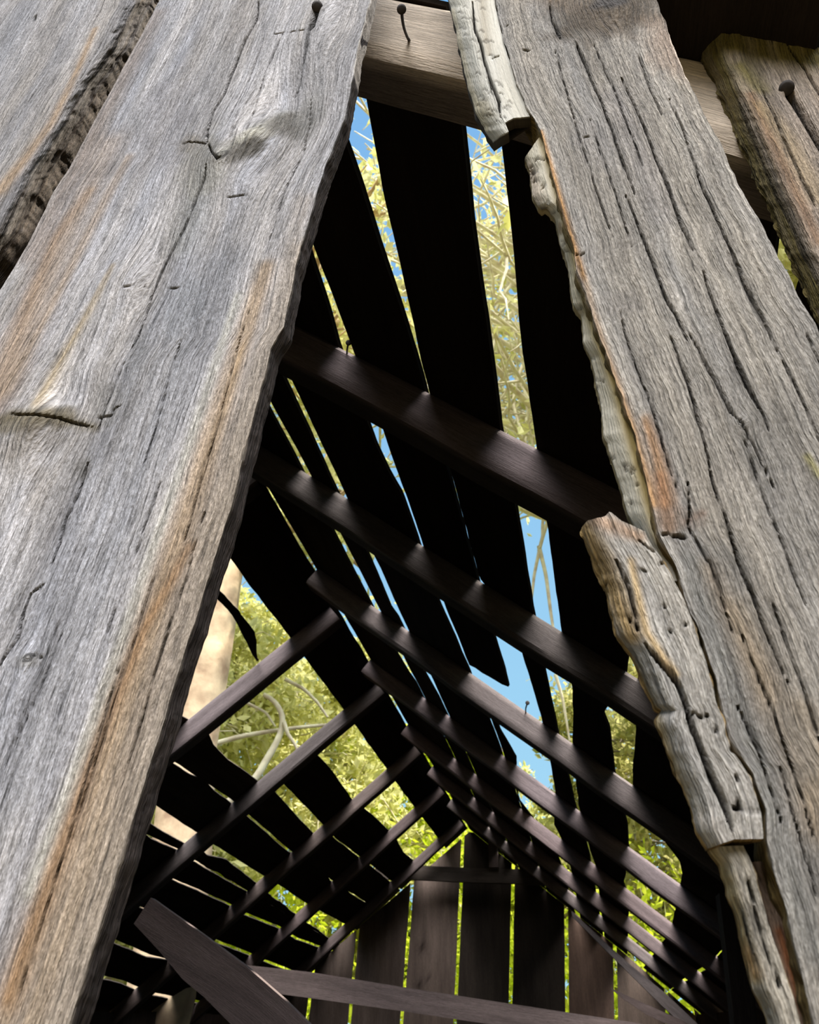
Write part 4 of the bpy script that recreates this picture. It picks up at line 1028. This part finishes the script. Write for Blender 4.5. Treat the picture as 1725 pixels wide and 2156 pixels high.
def tree(name, base, height, r0, crown_c, crown_r, n_br, n_tw, n_leaf, lsize, seed, leafm, barkm, label, branchm=None, lean=(0, 0), group='trees around the barn', rag=1.0, bent=()):
    rs = np.random.RandomState(seed)
    base = np.array(base, float)
    root = empty(name, Vector(base))
    t = np.linspace(0, 1, 14)
    wob = np.cumsum(rs.normal(size=(14, 2)) * height * .006, axis=0)
    tr = np.stack([lean[0] * t + wob[:, 0], lean[1] * t + wob[:, 1], -.1 + (height + .1) * t], -1)
    b = Bag(); V, Q = tube(tr, r0 * (1 - .85 * t) + .012, 12); b.add(V, Q)
    b.build('trunk', barkm, root)
    br = Bag(); tips = []
    cc = np.array(crown_c, float) - base; cr = np.array(crown_r, float)
    for k in range(n_br):
        v = rs.normal(size=3); v /= np.linalg.norm(v); e = cc + cr * v * (.55 + .45 * rs.rand() ** .5)
        tb = np.clip((e[2] - .35 * np.hypot(e[0], e[1]) * rs.rand()) / height, .12, .97)
        s0 = np.array([np.interp(tb, t, tr[:, i]) for i in range(3)])
        m = (s0 + e) / 2 + np.array([0, 0, .1 * np.linalg.norm(e - s0)]) + rs.normal(size=3) * .12 * np.linalg.norm(e - s0)
        q = np.linspace(0, 1, 10)[:, None]
        path = (1 - q) ** 2 * s0 + 2 * q * (1 - q) * m + q ** 2 * e + rs.normal(size=(10, 3)) * .03 * q
        rb_ = r0 * (.16 + .12 * rs.rand())
        V, Q = tube(path, rb_ * (1 - .8 * q[:, 0]) + .006, 6); br.add(V, Q)
        for w in range(n_tw):
            f = .25 + .75 * rs.rand()
            p0 = np.array([np.interp(f, q[:, 0], path[:, i]) for i in range(3)])
            dv = rs.normal(size=3) * .6 + (e - s0) / (np.linalg.norm(e - s0) + 1e-6) * .5
            L = (.35 + .8 * rs.rand()) * np.mean(cr) * .33
            dv = dv / np.linalg.norm(dv) * L
            qq = np.linspace(0, 1, 5)[:, None]
            pt = p0 + dv * qq + rs.normal(size=(5, 3)) * .05 * L * qq
            V, Q = tube(pt, rb_ * .4 * (1 - .8 * qq[:, 0]) + .004, 5); br.add(V, Q)
            tips.append((pt[2:], L))
    br.build('branches', branchm or barkm, root)
    tp = np.concatenate([p for p, _ in tips])
    idx = rs.randint(len(tp), size=n_leaf)
    cl = rs.rand(len(tp)) < .75 * rag
    idx = idx[cl[idx]]
    C = tp[idx] + rs.normal(size=(len(idx), 3)) * np.mean(cr) * .055
    leaves_mesh('foliage', C, lsize, seed + 1, leafm, root)
    for pts, di, r in bent:
        pp = np.array([at_dist(p[0], p[1], di) for p in pts]) - base
        q = np.linspace(0, len(pts) - 1, 24)
        pp = np.stack([np.interp(q, np.arange(len(pts)), pp[:, i]) for i in range(3)], -1)
        for _ in range(3): pp[1:-1] = (pp[:-2] + 2 * pp[1:-1] + pp[2:]) / 4
        bb = Bag(); V, Q = tube(pp, np.linspace(r, r * .55, 24), 8); bb.add(V, Q)
        bb.build('bent_branch', branchm or barkm, root)
    return tag(root, label, 'tree', group)

# big tan trunk seen through the opening on the left
p0 = at_dist(440, 1520, 7.0); p1 = at_dist(516, 1180, 7.0)
k = (p1 - p0) / (p1[2] - p0[2])
bs = p0 - k * p0[2]
tree('tree', (bs[0], bs[1], 0), 11.0, .27, (bs[0] + k[0] * 8, bs[1] + k[1] * 8, 7.6), (2.2, 2.2, 2.6), 26, 8, 9000, .07, 701, M_LEAF_Y, M_BARK, 'tree with a thick tan trunk in the opening at the left', lean=(k[0] * 11, k[1] * 11))
def around(az, dist): return (math.sin(math.radians(az)) * dist, math.cos(math.radians(az)) * dist, 0)
TREES = [
    # az, dist, height, trunk r, crown centre height, crown radii, branches, twigs, leaves, leaf size, leaf, bark, label
    (-31, 10.5, 7.6, .10, 4.1, (2.2, 2.2, 2.4), 44, 9, 20000, .075, 'Y', 'B', 'leafy yellow green tree filling the large opening on the left'),
    (-24, 12.0, 8.0, .09, 4.6, (2.0, 2.0, 2.8), 40, 9, 20000, .075, 'Y', 'B', 'yellow green tree behind the row of square openings'),
    (-17, 13.5, 8.0, .10, 4.5, (2.2, 2.2, 3.0), 40, 9, 22000, .08, 'Y', 'B', 'yellow green tree behind the smallest square openings'),
    (-10, 15.0, 6.2, .08, 3.6, (2.0, 2.0, 2.4), 34, 9, 16000, .08, 'L', 'G', 'low lime green tree behind the far gable'),
    (-3.5, 17.0, 6.4, .09, 3.8, (2.0, 2.0, 2.1), 30, 9, 14000, .085, 'Y', 'G', 'yellow green tree below the notch of blue sky'),
    (4.5, 15.0, 7.4, .09, 4.2, (1.9, 1.9, 2.6), 32, 9, 15000, .08, 'O', 'G', 'olive tree in the openings at the right'),
    (10, 12.5, 7.0, .10, 4.2, (2.0, 2.0, 2.6), 34, 9, 16000, .075, 'O', 'G', 'olive tree with a grey trunk in the lowest openings at the right'),
    (25, 6.6, 10.4, .12, 8.2, (2.0, 2.0, 2.2), 34, 9, 16000, .08, 'Y', 'B', 'yellow green tree in the gap at the right edge'),
    (-42, 9.0, 7.0, .10, 4.0, (2.0, 2.0, 2.6), 36, 9, 14000, .075, 'O', 'B', 'olive tree far to the left behind the front boards'),
]
BENT = [([(470, 1700), (541, 1640), (556, 1608), (580, 1570), (597, 1530), (594, 1500), (578, 1475), (555, 1462)], 8.0, .042), ([(598, 1520), (606, 1545), (622, 1568), (630, 1590)], 7.95, .022),
        ([(440, 1570), (500, 1552), (560, 1541), (640, 1530), (720, 1524)], 8.2, .03), ([(600, 1430), (640, 1450), (670, 1480), (690, 1510)], 8.1, .022), ([(520, 1480), (560, 1500), (580, 1530)], 8.1, .018)]
TALLB = [([(1095, 560), (1060, 620), (1028, 690), (1005, 760)], 9.0, .035), ([(1085, 590), (1045, 640), (1010, 665)], 8.9, .03), ([(1095, 640), (1050, 690), (1030, 760), (1045, 800)], 8.9, .03),
         ([(1120, 730), (1092, 790), (1080, 850), (1095, 900)], 9.1, .035), ([(1075, 760), (1095, 800), (1125, 870), (1135, 930)], 9.0, .03), ([(1030, 700), (1060, 745), (1080, 775)], 9.1, .022), ([(960, 450), (1020, 430), (1075, 380)], 8.6, .03),
         ([(970, 500), (1030, 480), (1090, 450)], 8.6, .026), ([(990, 560), (1040, 520), (1085, 500)], 8.7, .026), ([(1000, 340), (1040, 330), (1075, 310)], 8.4, .024), ([(1165, 1060), (1140, 1140), (1125, 1210), (1120, 1260)], 9.8, .03),
         ([(1135, 1150), (1150, 1210), (1160, 1290), (1168, 1340)], 9.8, .03), ([(1150, 1040), (1140, 1080), (1145, 1110)], 9.8, .024), ([(1170, 1420), (1185, 1470), (1200, 1560)], 9.9, .024), ([(1110, 880), (1105, 950), (1115, 1000)], 9.2, .028)]
LM = {'Y': M_LEAF_Y, 'O': M_LEAF_O, 'L': M_LEAF_L}; BM = {'B': M_BRANCH, 'G': M_GREYBARK}
for i, (az, di, h, r0, ch, cr, nb, ntw, nl, ls, lm, bm, lab) in enumerate(TREES):
    b_ = around(az, di)
    tree('tree', b_, h, r0, (b_[0], b_[1], ch), cr, nb, ntw, nl, ls, 720 + 7 * i, LM[lm], BM[bm], lab, bent=BENT if i == 0 else ())
# tall tree behind the barn whose pale branches reach over the roof
tree('tree', (1.9, 10.2, 0), 15.5, .2, (0.2, 8.2, 11.2), (4.2, 3.4, 3.4), 150, 10, 13000, .085, 801, M_LEAF_Y, M_BRANCH, 'tall tree whose pale bare branches fill the tallest strip of sky', lean=(-.8, -.6), rag=.6, bent=TALLB)
tree('tree', (-5.2, 10.0, 0), 14.0, .16, (-3.4, 8.6, 10.4), (2.6, 2.6, 2.8), 34, 8, 8000, .085, 821, M_LEAF_Y, M_BRANCH, 'tall thin-leaved tree seen through the narrow slits left of the middle', lean=(.8, -.4), rag=.7)

def bush(x, y, r, h, seed, n, label, leafm):
    rs = np.random.RandomState(seed)
    root = empty('bush', Vector((x, y, 0)))
    b = Bag(); C = []
    for k in range(26):
        v = rs.normal(size=3); v /= np.linalg.norm(v); e = np.array([v[0] * r, v[1] * r, h * (.35 + .65 * abs(v[2]))])
        q = np.linspace(0, 1, 6)[:, None]
        p = np.array([rs.normal() * .05, rs.normal() * .05, -.05]) * (1 - q) + e * q + rs.normal(size=(6, 3)) * .04 * q
        V, Q = tube(p, .014 * (1 - .8 * q[:, 0]) + .003, 5); b.add(V, Q)
        C.append(p[2:])
    b.build('stems', M_BRANCH, root)
    C = np.concatenate(C); C = C[rs.randint(len(C), size=n)] + rs.normal(size=(n, 3)) * r * .17
    C[:, 2] = np.abs(C[:, 2]) + .02
    leaves_mesh('foliage', C, .06, seed, leafm, root)
    tag(root, label, 'bush', 'lime green bushes behind the barn')
for i, (x, y, r, h, lab) in enumerate([(-7.2, 9.8, 1.5, 3.0, 'bush behind the left end of the lime green openings'), (-5.0, 11.2, 1.5, 3.0, 'bright lime green bush in the larger lime opening'), (-3.2, 10.6, 1.3, 3.0, 'bright lime green bush in the smaller lime opening'),
        (-1.2, 10.8, 1.3, 3.4, 'lime green bush behind the two tallest slits of the far gable'), (0.9, 11.0, 1.3, 3.0, 'lime green bush behind the right-hand slits of the far gable'), (2.9, 9.6, 1.3, 2.6, 'lime green bush at the right behind the far gable')]):
    bush(x, y, r, h, 850 + 9 * i, 6500, lab, M_LEAF_L)
